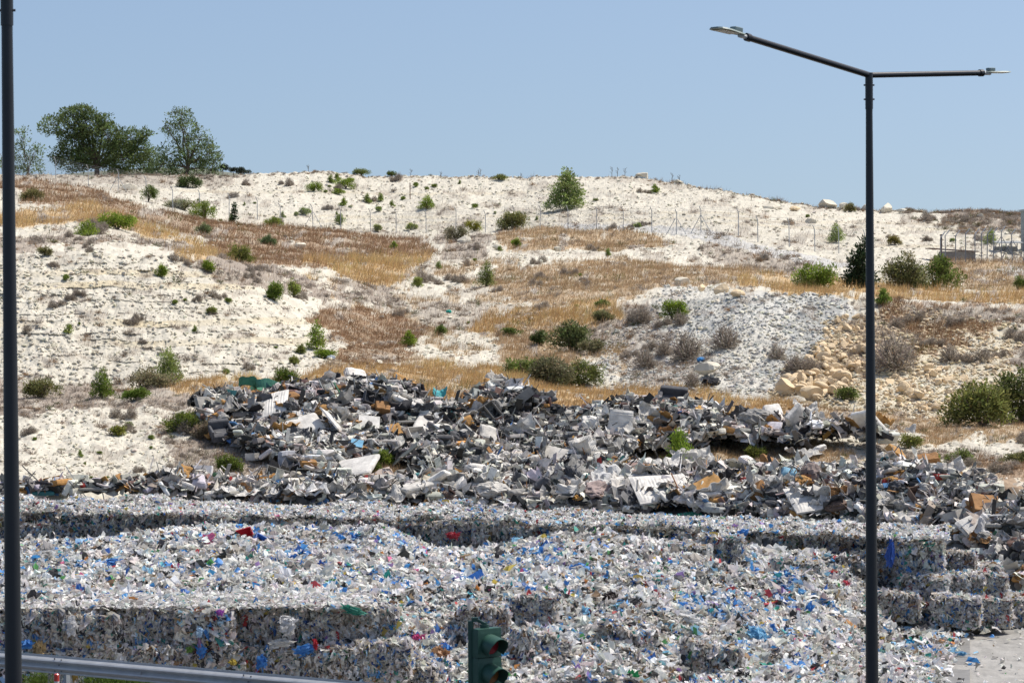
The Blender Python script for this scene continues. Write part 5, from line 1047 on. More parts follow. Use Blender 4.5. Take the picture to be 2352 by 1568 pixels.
# ---------------------------------------------------------------- bales
BW, BD, BH = 1.45, 1.15, 1.04
BPAL = [(32, (.80, .77, .72)), (22, (.68, .63, .56)), (11, (.46, .40, .34)), (10, (.84, .83, .81)), (6, (.055, .055, .06)), (3.6, (.08, .24, .55)), (4, (.34, .52, .68)), (2.5, (.04, .10, .30)), (2, (.05, .26, .22)), (.7, (.42, .06, .06)), (.8, (.50, .38, .10)), (3, (.30, .19, .10)), (.4, (.28, .16, .36)), (.5, (.10, .28, .10))]
def bale_mesh(seed, pal=BPAL, tumbled=False):
    rng = np.random.default_rng(seed); g = Geo()
    V, Q = CT[12]; h = np.array([BW, BD, BH])/2-.06; P = V*h; P = P*(1-.05*(np.abs(V)**4).sum(1, keepdims=True)/3); P += (vn3(P*3+seed, seed)-.5)[:, None]*.12
    g.add(P, Q, np.array([.15, .145, .14]))
    for ax, sg, n in ((1, -1, 1300), (1, 1, 350), (0, -1, 650), (0, 1, 650), (2, 1, 1100), (2, -1, 100)):
        u = rng.uniform(-1, 1, (n, 3)); u[:, ax] = sg; c = u*(h+.015); bul = .05*(vn3(c*2.2+seed, seed+3)-.5)*2; nn = np.zeros(3); nn[ax] = sg
        c = c+nn*bul[:, None]+rng.normal(0, .016, (n, 3))
        e = np.abs(u[:, [i for i in range(3) if i != ax]]).max(1); c = c*(1-.035*sst(.85, 1, e)[:, None])
        if ax == 2: N = nn+rng.normal(0, .5, (n, 3)); asp = rng.uniform(.5, 1, n)
        else: N = nn*.75+rng.normal(0, .75, (n, 3))*[1, 1, .35]; asp = rng.uniform(.3, .9, n)
        s = .05+.27*rng.random(n)**2.3; scraps(g, c, N, s, palette(n, pal, rng, .16), asp=asp, bend=.6, rng=rng)
    for x in (-.42, -.14, .14, .42):   # binding wires
        tube(g, [(x*BW, -BD/2-.015, -BH/2), (x*BW+.01, -BD/2-.02, 0), (x*BW, -BD/2-.015, BH/2)], .004, (.12, .11, .11), 4, False)
    return g.mesh('plastic_bale', M_film)
BM = [bale_mesh(900+i) for i in range(9)]
def bale(x, y, z, what, px, py, grp, rz=0, rx=0, ry=0, sc=None, key=None):
    i = int(RNG.integers(0, 9)); o = inst('plastic_bale', BM[i], (x, y, z), (rx, ry, rz+(math.pi if RNG.random() < .5 and key is None else 0)), sc or (RNG.uniform(.97, 1.05), 1, 1))
    tag(o, auto_label(what, px, py) if key is None else key, 'waste bale', grp); return o
# ---------------------------------------------------------------- single big pieces of the mixed waste
def T1(px, py): return settle(lambda a, b: tip_surf(a, b)[0], px, py)
WHT = (.67, .64, .585); LGR = (.52, .495, .45); MGR = (.28, .27, .25); DGR = (.10, .10, .105); BLK = (.03, .03, .033); ORG = (.42, .235, .085); RUST = (.29, .155, .065); BRN = (.20, .14, .11); PNK = (.48, .36, .36)
def item_mesh(kind, W, H, seed):
    g = Geo(); c1 = (.5, .5, .5); parts = []
    if kind == 'mattress':
        rbox(g, (0, 0, 0), (W, H, .2), .08, None, c1, 8, .05, .03, seed)
    elif kind == 'quilt':       # ribbed or quilted pad: ridges across the length
        n, m = 34, 14; u, v = np.meshgrid(np.linspace(-.5, .5, n), np.linspace(-.5, .5, m), indexing='ij'); z = .03*np.abs(np.sin(u*n*1.35)) + .10*fbm(u*2+seed, v*2, 2, seed)
        edge = (1-np.abs(2*v)**6)*(1-np.abs(2*u)**8); a = np.stack([u*W, v*H*(1-.15*u), .07*edge+z*edge], -1).reshape(-1, 3); b = a*[1, 1, 0]-[0, 0, .07]
        Q = grid_faces(n, m); g.add(np.concatenate([a, b]), np.concatenate([Q, Q[:, ::-1]+n*m]), c1)
        ed = np.concatenate([np.arange(m), np.arange(1, n)*m+m-1, (n-1)*m+np.arange(m-2, -1, -1), np.arange(n-2, 0, -1)*m]); e2 = np.roll(ed, -1); g.add(np.concatenate([a, b]), np.stack([ed, e2, e2+n*m, ed+n*m], 1)[:, ::-1], c1)
    elif kind == 'sheet': sheet(g, (0, 0, 0), W, H, .012, None, c1, 20, 16, .22, seed, .1, .3)
    elif kind == 'rug': sheet(g, (0, 0, 0), W, H, .03, None, c1, 20, 14, .18, seed, .22, .12)
    elif kind == 'board': box(g, (0, 0, 0), (W, H, .025), None, c1, 3)
    elif kind == 'cushion': rbox(g, (0, 0, 0), (W, H, min(W, H)*.38), .12, None, c1, 8, .07, .05, seed)
    elif kind == 'foam': rbox(g, (0, 0, 0), (W, H, min(W, H)*.5), .03, None, c1, 8, 0, .10, seed)
    elif kind == 'bundle': crumple(g, (0, 0, 0), (W, H, min(W, H)*.6), c1, None, 12, .28, seed, 1.8)
    elif kind == 'roll':
        t = np.linspace(0, 1, 60); r = .06+min(W, H)*.45*t; a = t*14; pts = np.stack([r*np.cos(a), r*np.sin(a)], 1)
        for k, xx in enumerate((-W/2, W/2)): pass
        A = np.concatenate([np.stack([np.full(60, -W/2), pts[:, 0], pts[:, 1]], 1), np.stack([np.full(60, W/2), pts[:, 0], pts[:, 1]], 1)]); i = np.arange(59); g.add(A, np.stack([i, i+1, i+61, i+60], 1), c1)
        B = A*[1, .97, .97]; g.add(B, np.stack([i, i+1, i+61, i+60], 1)[:, ::-1], c1)
    elif kind == 'cabinet':
        d = min(W, H)*.5
        for cc, ss in (((0, 0, -d/2), (W, H, .02)), ((-W/2+.01, 0, 0), (.02, H, d)), ((W/2-.01, 0, 0), (.02, H, d)), ((0, -H/2+.01, 0), (W-.05, .02, d-.02)), ((0, H/2-.01, 0), (W-.05, .02, d-.02)), ((W*.1, 0, 0), (.02, H-.05, d-.03))): box(g, cc, ss, None, c1, 1)
    elif kind == 'sofa':
        rbox(g, (0, 0, 0), (W, H*.9, .32), .08, None, c1, 6, .03, .02, seed); rbox(g, (0, H*.42, .28), (W, H*.25, .55), .09, None, c1, 6, 0, .02, seed)
        for sx in (-1, 1): rbox(g, (sx*W*.46, 0, .18), (W*.14, H*.9, .42), .07, None, c1, 6, 0, .02, seed)
    elif kind == 'bin':
        n = 16; th = np.linspace(0, 1.25*np.pi, n); zt = .0+.0*th
        for r0, sg in ((1, 1), (.95, -1)):
            A = np.stack([np.cos(th)*W*.42*r0, np.sin(th)*H*.5*r0, zt], 1); B = np.stack([np.cos(th)*W*.5*r0, np.sin(th)*H*.62*r0, .40+.05*np.sin(th*5)], 1); i = np.arange(n-1); q = np.stack([i, i+1, i+n+1, i+n], 1); g.add(np.concatenate([A, B]), q if sg > 0 else q[:, ::-1], c1)
    elif kind == 'pallet':
        for i in range(7): box(g, (-W/2+W*(i+.5)/7, 0, .05), (W/9, H, .02), None, c1, 1)
        for j in (-.45, 0, .45): box(g, (0, j*H, .0), (W, .08, .07), None, c1, 1)
    elif kind == 'tray':
        box(g, (0, 0, 0), (W, H, .02), None, c1, 1)
        for i in range(9): box(g, (-W/2+W*(i+.5)/9, 0, .03), (W/18, H*.98, .03), None, c1, 1)
    elif kind == 'pipe': tube(g, [(-W/2, 0, 0), (-W*.1, .04, .1), (W/2, 0, 0)], .07, c1, 10)
    elif kind == 'crate':
        d = H*.8
        for cc, ss in (((0, 0, -d/2), (W, H, .02)), ((-W/2, 0, 0), (.025, H, d)), ((W/2, 0, 0), (.025, H, d)), ((0, -H/2, 0), (W-.03, .025, d-.01)), ((0, H/2, 0), (W-.03, .025, d-.01)), ((0, -H/2-.02, d/2-.03), (W+.03, .02, .05)), ((0, H/2+.02, d/2-.03), (W+.03, .02, .05))): box(g, cc, ss, None, c1, 1)
    return g
def place_item(kind, nm, px, py, w, h, rot, col, lab, short, surf_f=None, lift=.22, cat='waste', mat=None, depth=None):
    """w, h in picture units; rot = (tilt towards the viewer, roll, yaw)"""
    p = (surf_f or T1)(px, py); m = p[1]/F; w *= 1.1; h *= 1.1; W = w*m; H = h*m/max(.3, abs(math.sin(rot[0])) if abs(rot[0]) > .3 else .42) if depth is None else depth
    sd = int(px*3+py) % 97; g = item_mesh(kind, W, H, sd); o = inst(nm, g.mesh(nm, mat or M_obj), p+[0, 0, lift], rot, 1, None, col)
    tag(o, lab, cat); landmark(px, py, short); return o
R = math.radians
ITEMS = [
 ('mattress', 'foam_mattress', 935, 915, 78, 44, (R(62), R(28), R(15)), ORG, 'torn orange-brown foam mattress standing on the crest of the waste ridge', 'orange crest mattress'),
 ('quilt', 'torn_mattress', 612, 952, 92, 46, (R(30), R(-14), R(-8)), WHT, 'torn pale mattress with its cover hanging at the left of the ridge', 'torn pale mattress'),
 ('foam', 'foam_block', 612, 944, 52, 20, (R(35), R(-12), R(0)), ORG, 'orange foam bulging out of the torn pale mattress', 'bulging orange foam'),
 ('quilt', 'quilted_mattress', 768, 992, 60, 44, (R(45), R(25), R(70)), WHT, 'curved quilted white mattress lying in the left part of the ridge', 'curved quilted mattress'),
 ('quilt', 'ribbed_mattress', 1425, 1000, 76, 52, (R(80), R(-84), R(12)), WHT, 'white ribbed mattress standing upright like a cone in the ridge', 'upright ribbed mattress'),
 ('sheet', 'draped_cloth', 1490, 985, 44, 62, (R(70), R(4), R(5)), LGR, 'grey cloth hanging in a cone beside the upright ribbed mattress', 'hanging grey cloth'),
 ('sofa', 'sofa', 1545, 945, 58, 28, (R(28), R(6), R(-6)), DGR, 'dark grey sofa on top of the right part of the ridge', 'dark grey sofa'),
 ('bundle', 'rolled_duvet', 1535, 928, 48, 24, (R(20), 0, R(20)), MGR, 'rolled grey duvet on the crest above the dark sofa', 'rolled grey duvet'),
 ('mattress', 'mattress', 815, 1096, 96, 36, (R(28), R(-10), R(-22)), WHT, 'clean white mattress lying flat in the gap below the ridge', 'flat white mattress'),
 ('quilt', 'mattress', 1875, 1166, 114, 40, (R(22), R(-6), R(8)), WHT, 'white quilted mattress lying near the far lamp post', 'quilted mattress by the lamp post'),
 ('quilt', 'mattress', 1520, 1143, 118, 46, (R(26), R(-4), R(10)), WHT, 'large worn white mattress in the middle of the lower waste', 'large worn mattress'),
 ('sheet', 'carpet', 1418, 1130, 112, 48, (R(26), R(6), R(-12)), (.55, .54, .52), 'wide pale carpet left of the large worn mattress', 'wide pale carpet'),
 ('rug', 'carpet', 1515, 1094, 92, 40, (R(30), R(-6), R(-10)), WHT, 'square white carpet under the bright waste-pile pine', 'square white carpet'),
 ('rug', 'carpet', 1592, 1080, 84, 44, (R(38), R(-6), R(6)), LGR, 'grey folded carpet right of the square white carpet', 'grey folded carpet'),
 ('bundle', 'carpet_roll', 1370, 1170, 76, 44, (R(10), 0, R(-10)), (.32, .25, .23), 'brownish crumpled rug below the wide pale carpet', 'brownish crumpled rug'),
 ('tray', 'striped_cushion', 1588, 1164, 52, 24, (R(40), R(-6), R(14)), (.06, .25, .17), 'green striped cushion with orange edge in the lower waste', 'green striped cushion'),
 ('foam', 'foam_piece', 1625, 1143, 60, 16, (R(20), R(-26), R(15)), ORG, 'folded orange foam above the green striped cushion', 'folded orange foam'),
 ('bin', 'broken_bin', 566, 914, 42, 18, (R(18), R(-18), R(200)), (.07, .22, .13), 'broken green bin lying at the left end of the crest', 'broken green bin'),
 ('bin', 'broken_bin', 618, 916, 34, 24, (R(12), R(20), R(120)), (.09, .26, .18), 'second broken green bin piece right of the first', 'second green bin piece'),
 ('cushion', 'white_box', 818, 888, 46, 26, (R(35), R(12), R(24)), WHT, 'crushed white box at the highest point of the crest', 'crushed white box'),
 ('rug', 'black_mat', 1233, 1088, 62, 28, (R(25), R(-8), R(6)), BLK, 'curved black rubber mat in front of the ridge', 'black rubber mat'),
 ('sofa', 'armchair', 508, 1020, 44, 26, (R(15), R(-6), R(14)), DGR, 'dark leather armchair lying at the left foot of the ridge', 'dark armchair'),
 ('cabinet', 'orange_box', 122, 1133, 38, 22, (R(55), R(-10), R(14)), ORG, 'orange-brown open box at the far left of the waste strip', 'orange-brown box'),
 ('bundle', 'orange_bag', 98, 1150, 24, 10, (0, 0, 0), (.65, .13, .03), 'crumpled red-orange bag at the far left of the waste strip', 'red-orange bag'),
 ('board', 'pink_board', 1795, 1147, 62, 14, (R(20), R(-8), R(10)), PNK, 'long pink board in the lower waste right of the pine', 'long pink board'),
 ('cushion', 'blue_cushion', 1813, 1111, 34, 16, (R(40), R(8), R(-10)), (.22, .40, .52), 'light blue seat cushion standing in the lower waste', 'light blue cushion'),
 ('bundle', 'round_pouffe', 1864, 1112, 50, 50, (R(60), 0, 0), (.24, .19, .17), 'round brown upholstered disc in the lower waste', 'round brown disc'),
 ('foam', 'foam_piece', 1772, 1090, 40, 20, (R(30), R(20), R(30)), RUST, 'rust-brown foam pieces left of the light blue cushion', 'rust-brown foam'),
 ('pallet', 'pallet', 2232, 1276, 54, 34, (R(20), R(18), R(20)), (.36, .34, .31), 'grey wooden pallet on the slope right of the bale stack', 'grey wooden pallet'),
 ('mattress', 'mattress', 2250, 1222, 92, 26, (R(28), R(-24), R(12)), WHT, 'grey-white mattress tilted on the slope right of the bales', 'tilted slope mattress'),
 ('rug', 'carpet', 2288, 1240, 78, 40, (R(45), R(20), R(-14)), (.55, .54, .53), 'crumpled pale carpet below the tilted slope mattress', 'crumpled slope carpet'),
 ('foam', 'foam_piece', 2262, 1192, 58, 30, (R(30), R(8), R(6)), RUST, 'orange-brown foam in a white cover at the right', 'orange foam in cover'),
 ('cabinet', 'speaker_box', 640, 1118, 56, 26, (R(50), R(18), R(10)), MGR, 'grey cabinet panel with holes below the ridge left end', 'grey holed cabinet'),
 ('sheet', 'plastic_sheet', 545, 1168, 90, 24, (R(10), 0, R(4)), WHT, 'crumpled white sheet on the lower left waste strip', 'crumpled left sheet'),
 ('sheet', 'plastic_sheet', 690, 1170, 120, 24, (R(8), 0, R(-3)), (.60, .59, .57), 'long white sheet along the front of the waste strip', 'long front sheet'),
 ('sheet', 'plastic_sheet', 930, 1168, 90, 28, (R(20), R(-10), R(6)), LGR, 'peaked grey sheet in front of the ridge centre', 'peaked grey sheet'),
 ('rug', 'orange_cloth', 1152, 1162, 60, 22, (R(35), R(16), R(-18)), RUST, 'rust-orange folded cloth near the centre front of the waste', 'rust-orange cloth'),
 ('bundle', 'fabric_heap', 1130, 1150, 90, 30, (0, 0, R(10)), LGR, 'heap of grey fabric above the rust-orange cloth', 'grey fabric heap'),
 ('mattress', 'mattress', 1275, 1060, 58, 34, (R(38), R(10), R(-25)), LGR, 'grey quilted mattress sloping down from the ridge', 'sloping grey mattress'),
 ('quilt', 'mattress', 1340, 1048, 50, 40, (R(60), R(-20), R(10)), LGR, 'quilted grey pad leaning below the upright ribbed mattress', 'leaning quilted pad'),
 ('cushion', 'cushion', 1120, 1015, 40, 30, (R(40), R(20), R(15)), LGR, 'grey cushion in the dark centre of the ridge', 'central grey cushion'),
 ('rug', 'carpet', 1235, 930, 76, 24, (R(22), R(4), R(-6)), MGR, 'dark bent carpet on the crest right of centre', 'dark bent carpet'),
 ('cushion', 'seat_pad', 1205, 925, 34, 30, (R(50), R(-14), R(20)), WHT, 'white padded seat on the crest beside the bent carpet', 'white padded seat'),
 ('sheet', 'tarpaulin', 1150, 895, 60, 22, (R(30), R(26), R(-10)), LGR, 'pale tarpaulin peak on the crest in the centre', 'pale tarpaulin peak'),
 ('foam', 'foam_piece', 1120, 905, 20, 22, (R(60), R(10), R(0)), ORG, 'small orange foam block left of the tarpaulin peak', 'small crest foam'),
 ('foam', 'foam_piece', 1075, 935, 32, 22, (R(50), R(30), R(10)), RUST, 'rust-brown foam block under the crest left of centre', 'rust foam under crest'),
 ('cushion', 'orange_pillow', 1070, 990, 24, 30, (R(60), R(70), R(0)), ORG, 'orange oval pillow half out of a white cover in the ridge', 'orange oval pillow'),
 ('foam', 'foam_piece', 880, 968, 30, 16, (R(30), R(10), R(10)), RUST, 'rust foam cut in the upper middle of the ridge', 'middle rust foam'),
 ('foam', 'foam_piece', 905, 1010, 30, 18, (R(35), R(-12), R(20)), ORG, 'orange-brown box-like foam right of the curved quilted mattress', 'box-like foam'),
 ('board', 'white_board', 848, 990, 44, 24, (R(45), R(6), R(5)), WHT, 'white board lying right of the curved quilted mattress', 'white ridge board'),
 ('rug', 'car_mat', 1060, 1030, 46, 30, (R(50), R(10), R(-20)), DGR, 'dark mat hanging in the deep centre of the ridge', 'dark hanging mat'),
 ('cabinet', 'drawer', 855, 955, 36, 24, (R(60), R(20), R(20)), DGR, 'dark open drawer in the left half of the ridge', 'dark open drawer'),
 ('cabinet', 'cabinet', 1120, 975, 50, 34, (R(55), R(-30), R(20)), MGR, 'grey broken cabinet in the centre of the ridge', 'grey broken cabinet'),
 ('pipe', 'pipe', 885, 915, 60, 10, (R(10), R(26), R(0)), DGR, 'dark plastic pipe below the crushed white box', 'dark plastic pipe'),
 ('board', 'pink_board', 1720, 988, 46, 10, (R(40), R(-48), R(0)), (.28, .17, .16), 'maroon board standing in the right end of the ridge', 'maroon board'),
 ('board', 'board', 1690, 1000, 56, 10, (R(30), R(-36), R(10)), (.26, .16, .15), 'long maroon plank left of the maroon board', 'long maroon plank'),
 ('cushion', 'white_pad', 1775, 965, 40, 22, (R(35), R(-4), R(8)), WHT, 'white foam pad with orange side at the right end of the ridge', 'white right-end pad'),
 ('foam', 'foam_piece', 1818, 965, 14, 24, (R(70), R(10), R(0)), ORG, 'upright orange foam strip at the right end of the ridge', 'upright orange strip'),
 ('bundle', 'fabric_heap', 1735, 1025, 80, 34, (0, 0, R(8)), MGR, 'mound of grey quilt at the right foot of the ridge', 'grey quilt mound'),
 ('rug', 'grey_cloth', 1850, 960, 50, 18, (R(20), R(4), 0), LGR, 'grey-white crumpled cloth beyond the orange strip', 'far crumpled cloth'),
 ('cushion', 'cushion', 1910, 1000, 36, 16, (R(30), R(10), R(20)), LGR, 'pale cushion near the lamp post at the ridge end', 'pale ridge-end cushion'),
 ('foam', 'foam_piece', 2058, 1062, 36, 18, (R(35), R(24), R(30)), ORG, 'orange foam peak at the top of the right waste slope', 'orange foam peak'),
 ('sheet', 'plastic_sheet', 2030, 1090, 50, 32, (R(45), R(20), R(20)), WHT, 'bright white sheet right of the far lamp post', 'bright white sheet'),
 ('foam', 'foam_piece', 2130, 1078, 46, 12, (R(20), R(-8), R(10)), RUST, 'flat rust foam on the crest of the right waste slope', 'flat rust foam'),
 ('rug', 'carpet', 2180, 1098, 60, 26, (R(40), R(-10), R(5)), LGR, 'grey carpet piece high on the right waste slope', 'high grey carpet piece'),
 ('cabinet', 'cabinet', 2120, 1160, 50, 26, (R(40), R(-12), R(18)), BRN, 'brown broken cabinet in the middle of the right waste slope', 'brown broken cabinet'),
 ('cushion', 'cushion', 1870, 1200, 50, 16, (R(15), R(4), R(10)), WHT, 'long white bolster left of the far lamp post base rows', 'long white bolster'),
 ('mattress', 'mattress', 1640, 1182, 84, 16, (R(18), R(-4), R(4)), WHT, 'narrow white mattress on the front edge of the waste', 'narrow front mattress'),
 ('foam', 'foam_piece', 1748, 1188, 36, 36, (R(60), R(40), R(20)), RUST, 'upright rust-brown foam wedge at the front edge', 'upright rust wedge'),
 ('foam', 'foam_piece', 1420, 1182, 20, 26, (R(60), R(70), R(10)), RUST, 'rust-brown crumbling foam near the centre front', 'crumbling foam'),
 ('quilt', 'mattress', 330, 1134, 50, 20, (R(30), R(-10), R(14)), WHT, 'small white mattress on the left waste strip', 'small left mattress'),
 ('sheet', 'plastic_sheet', 400, 1148, 44, 26, (R(40), R(-20), R(10)), WHT, 'upright white sheet on the left waste strip', 'upright left sheet'),
 ('foam', 'foam_piece', 425, 1145, 24, 20, (R(50), R(20), R(0)), ORG, 'orange foam shard right of the upright left sheet', 'left orange shard'),
 ('rug', 'cloth', 575, 1128, 60, 24, (R(30), R(-12), R(12)), ORG, 'orange-brown leather cloth strewn on the lower left waste', 'orange leather cloth'),
 ('cushion', 'pink_pillow', 455, 1128, 34, 20, (R(30), R(10), R(20)), (.52, .48, .52), 'pale pinkish pillow on the left waste strip', 'pale pinkish pillow'),
 ('board', 'blue_board', 820, 1050, 26, 14, (R(45), R(12), R(0)), (.20, .42, .58), 'light blue board below the ridge near the flat white mattress', 'light blue board'),
 ('rug', 'teal_cloth', 1010, 920, 28, 14, (R(30), R(10), 0), (.10, .38, .40), 'teal cloth scrap on the crest left of the rust foam', 'teal crest scrap'),
 ('rug', 'teal_cloth', 1395, 1105, 48, 20, (R(35), R(-10), R(14)), (.20, .40, .40), 'teal cloth below the leaning quilted pad', 'teal lower cloth'),
 ('bundle', 'black_bag', 1633, 882, 46, 28, (0, 0, 0), BLK, 'black plastic bag caught on the foot of the rubble mound', 'black bag on mound'),
 ('bundle', 'blue_bag', 1610, 829, 20, 10, (0, 0, 0), (.08, .30, .62), 'small blue bag in the scrub on the rubble mound', 'blue bag on mound'),
 ('bundle', 'teal_bag', 1031, 718, 14, 7, (0, 0, 0), (.03, .35, .28), 'small teal bag lying on the central white terrace', 'teal bag on terrace'),
 ('bundle', 'clear_bag', 760, 825, 22, 12, (0, 0, 0), (.42, .46, .50), 'greyish plastic bag at the foot of the quarry corner', 'greyish bag'),
 ('rug', 'roof_sheet', 2060, 985+8, 76, 14, (R(10), R(4), R(-6)), (.50, .49, .46), 'long bent pale sheet lying on the flat right of the ridge', 'long bent sheet')]
for it in ITEMS:
    kind, nm, px, py, w, h, rot, col, lab, short = it
    outside = nm in ('black_bag', 'blue_bag', 'teal_bag', 'clear_bag', 'roof_sheet')
    place_item(kind, nm, px, py, w, h, rot, col, lab, short, surf_f=S2 if outside else None, lift=.08 if outside else .42)
# parts that show as their own pieces
# ---------------------------------------------------------------- mid-sized pieces copied from a few shapes
KINDS = [('board', 'board', 1.0, .22), ('cushion', 'cushion', .75, .5), ('foam', 'foam_piece', .6, .4), ('rug', 'rug', 1.1, .7), ('sheet', 'sheet', 1.3, .9), ('cabinet', 'cabinet', .8, .6), ('mattress', 'mattress', 1.5, .8), ('bundle', 'bundle', .8, .6)]
KM = {k: [item_mesh(k, W, H, s).mesh(nm, M_obj) for s in (3, 8)] for k, nm, W, H in KINDS}
CW = [('white', WHT, 5), ('pale grey', LGR, 5), ('grey', MGR, 4), ('dark grey', DGR, 3.2), ('black', BLK, 1.2), ('rust-orange', RUST, 1.3), ('orange-brown', ORG, 1.0), ('brown', BRN, 1)]
wts = np.array([c[2] for c in CW]); wts = wts/wts.sum(); kw = np.array([2, 2.4, 1.4, 3.4, 3.4, .9, .9, 3.4]); kw /= kw.sum(); cnt = 0
while cnt < 295:
    px = RNG.uniform(0, 2350); py = RNG.uniform(885, 1400)
    if not (tip_h(np.array([px]), np.array([py+25]))[1][0] and tip_h(np.array([px]), np.array([py+8]))[1][0]): continue
    ki = RNG.choice(8, p=kw); k, nm, W, H = KINDS[ki]; cn, cc, _ = CW[RNG.choice(8, p=wts)]
    if k in ('foam',): cn, cc = (('rust-orange', RUST), ('orange-brown', ORG), ('pale grey', LGR))[RNG.integers(0, 3)]
    if k == 'mattress' and cn not in ('white', 'pale grey'): cn, cc = 'white', WHT
    p = T1(px, py); s = RNG.uniform(.7, 1.5); o = inst(nm, KM[k][cnt % 2], p+[0, -.1, .2*s], (RNG.uniform(-.2, 1.0), RNG.normal(0, .4), RNG.uniform(0, 6.28)), s, None, tuple(np.array(cc)*RNG.uniform(.85, 1.15)))
    wd = {'board': 'board', 'cushion': 'padded cushion', 'foam': 'foam chunk', 'rug': 'bent carpet piece', 'sheet': 'crumpled sheet', 'cabinet': 'broken open box', 'mattress': 'small mattress', 'bundle': 'bundle of rags'}[k]
    tag(o, auto_label(f"{cn} {wd}", px, py), 'waste', 'bulky waste pieces on the tip'); cnt += 1

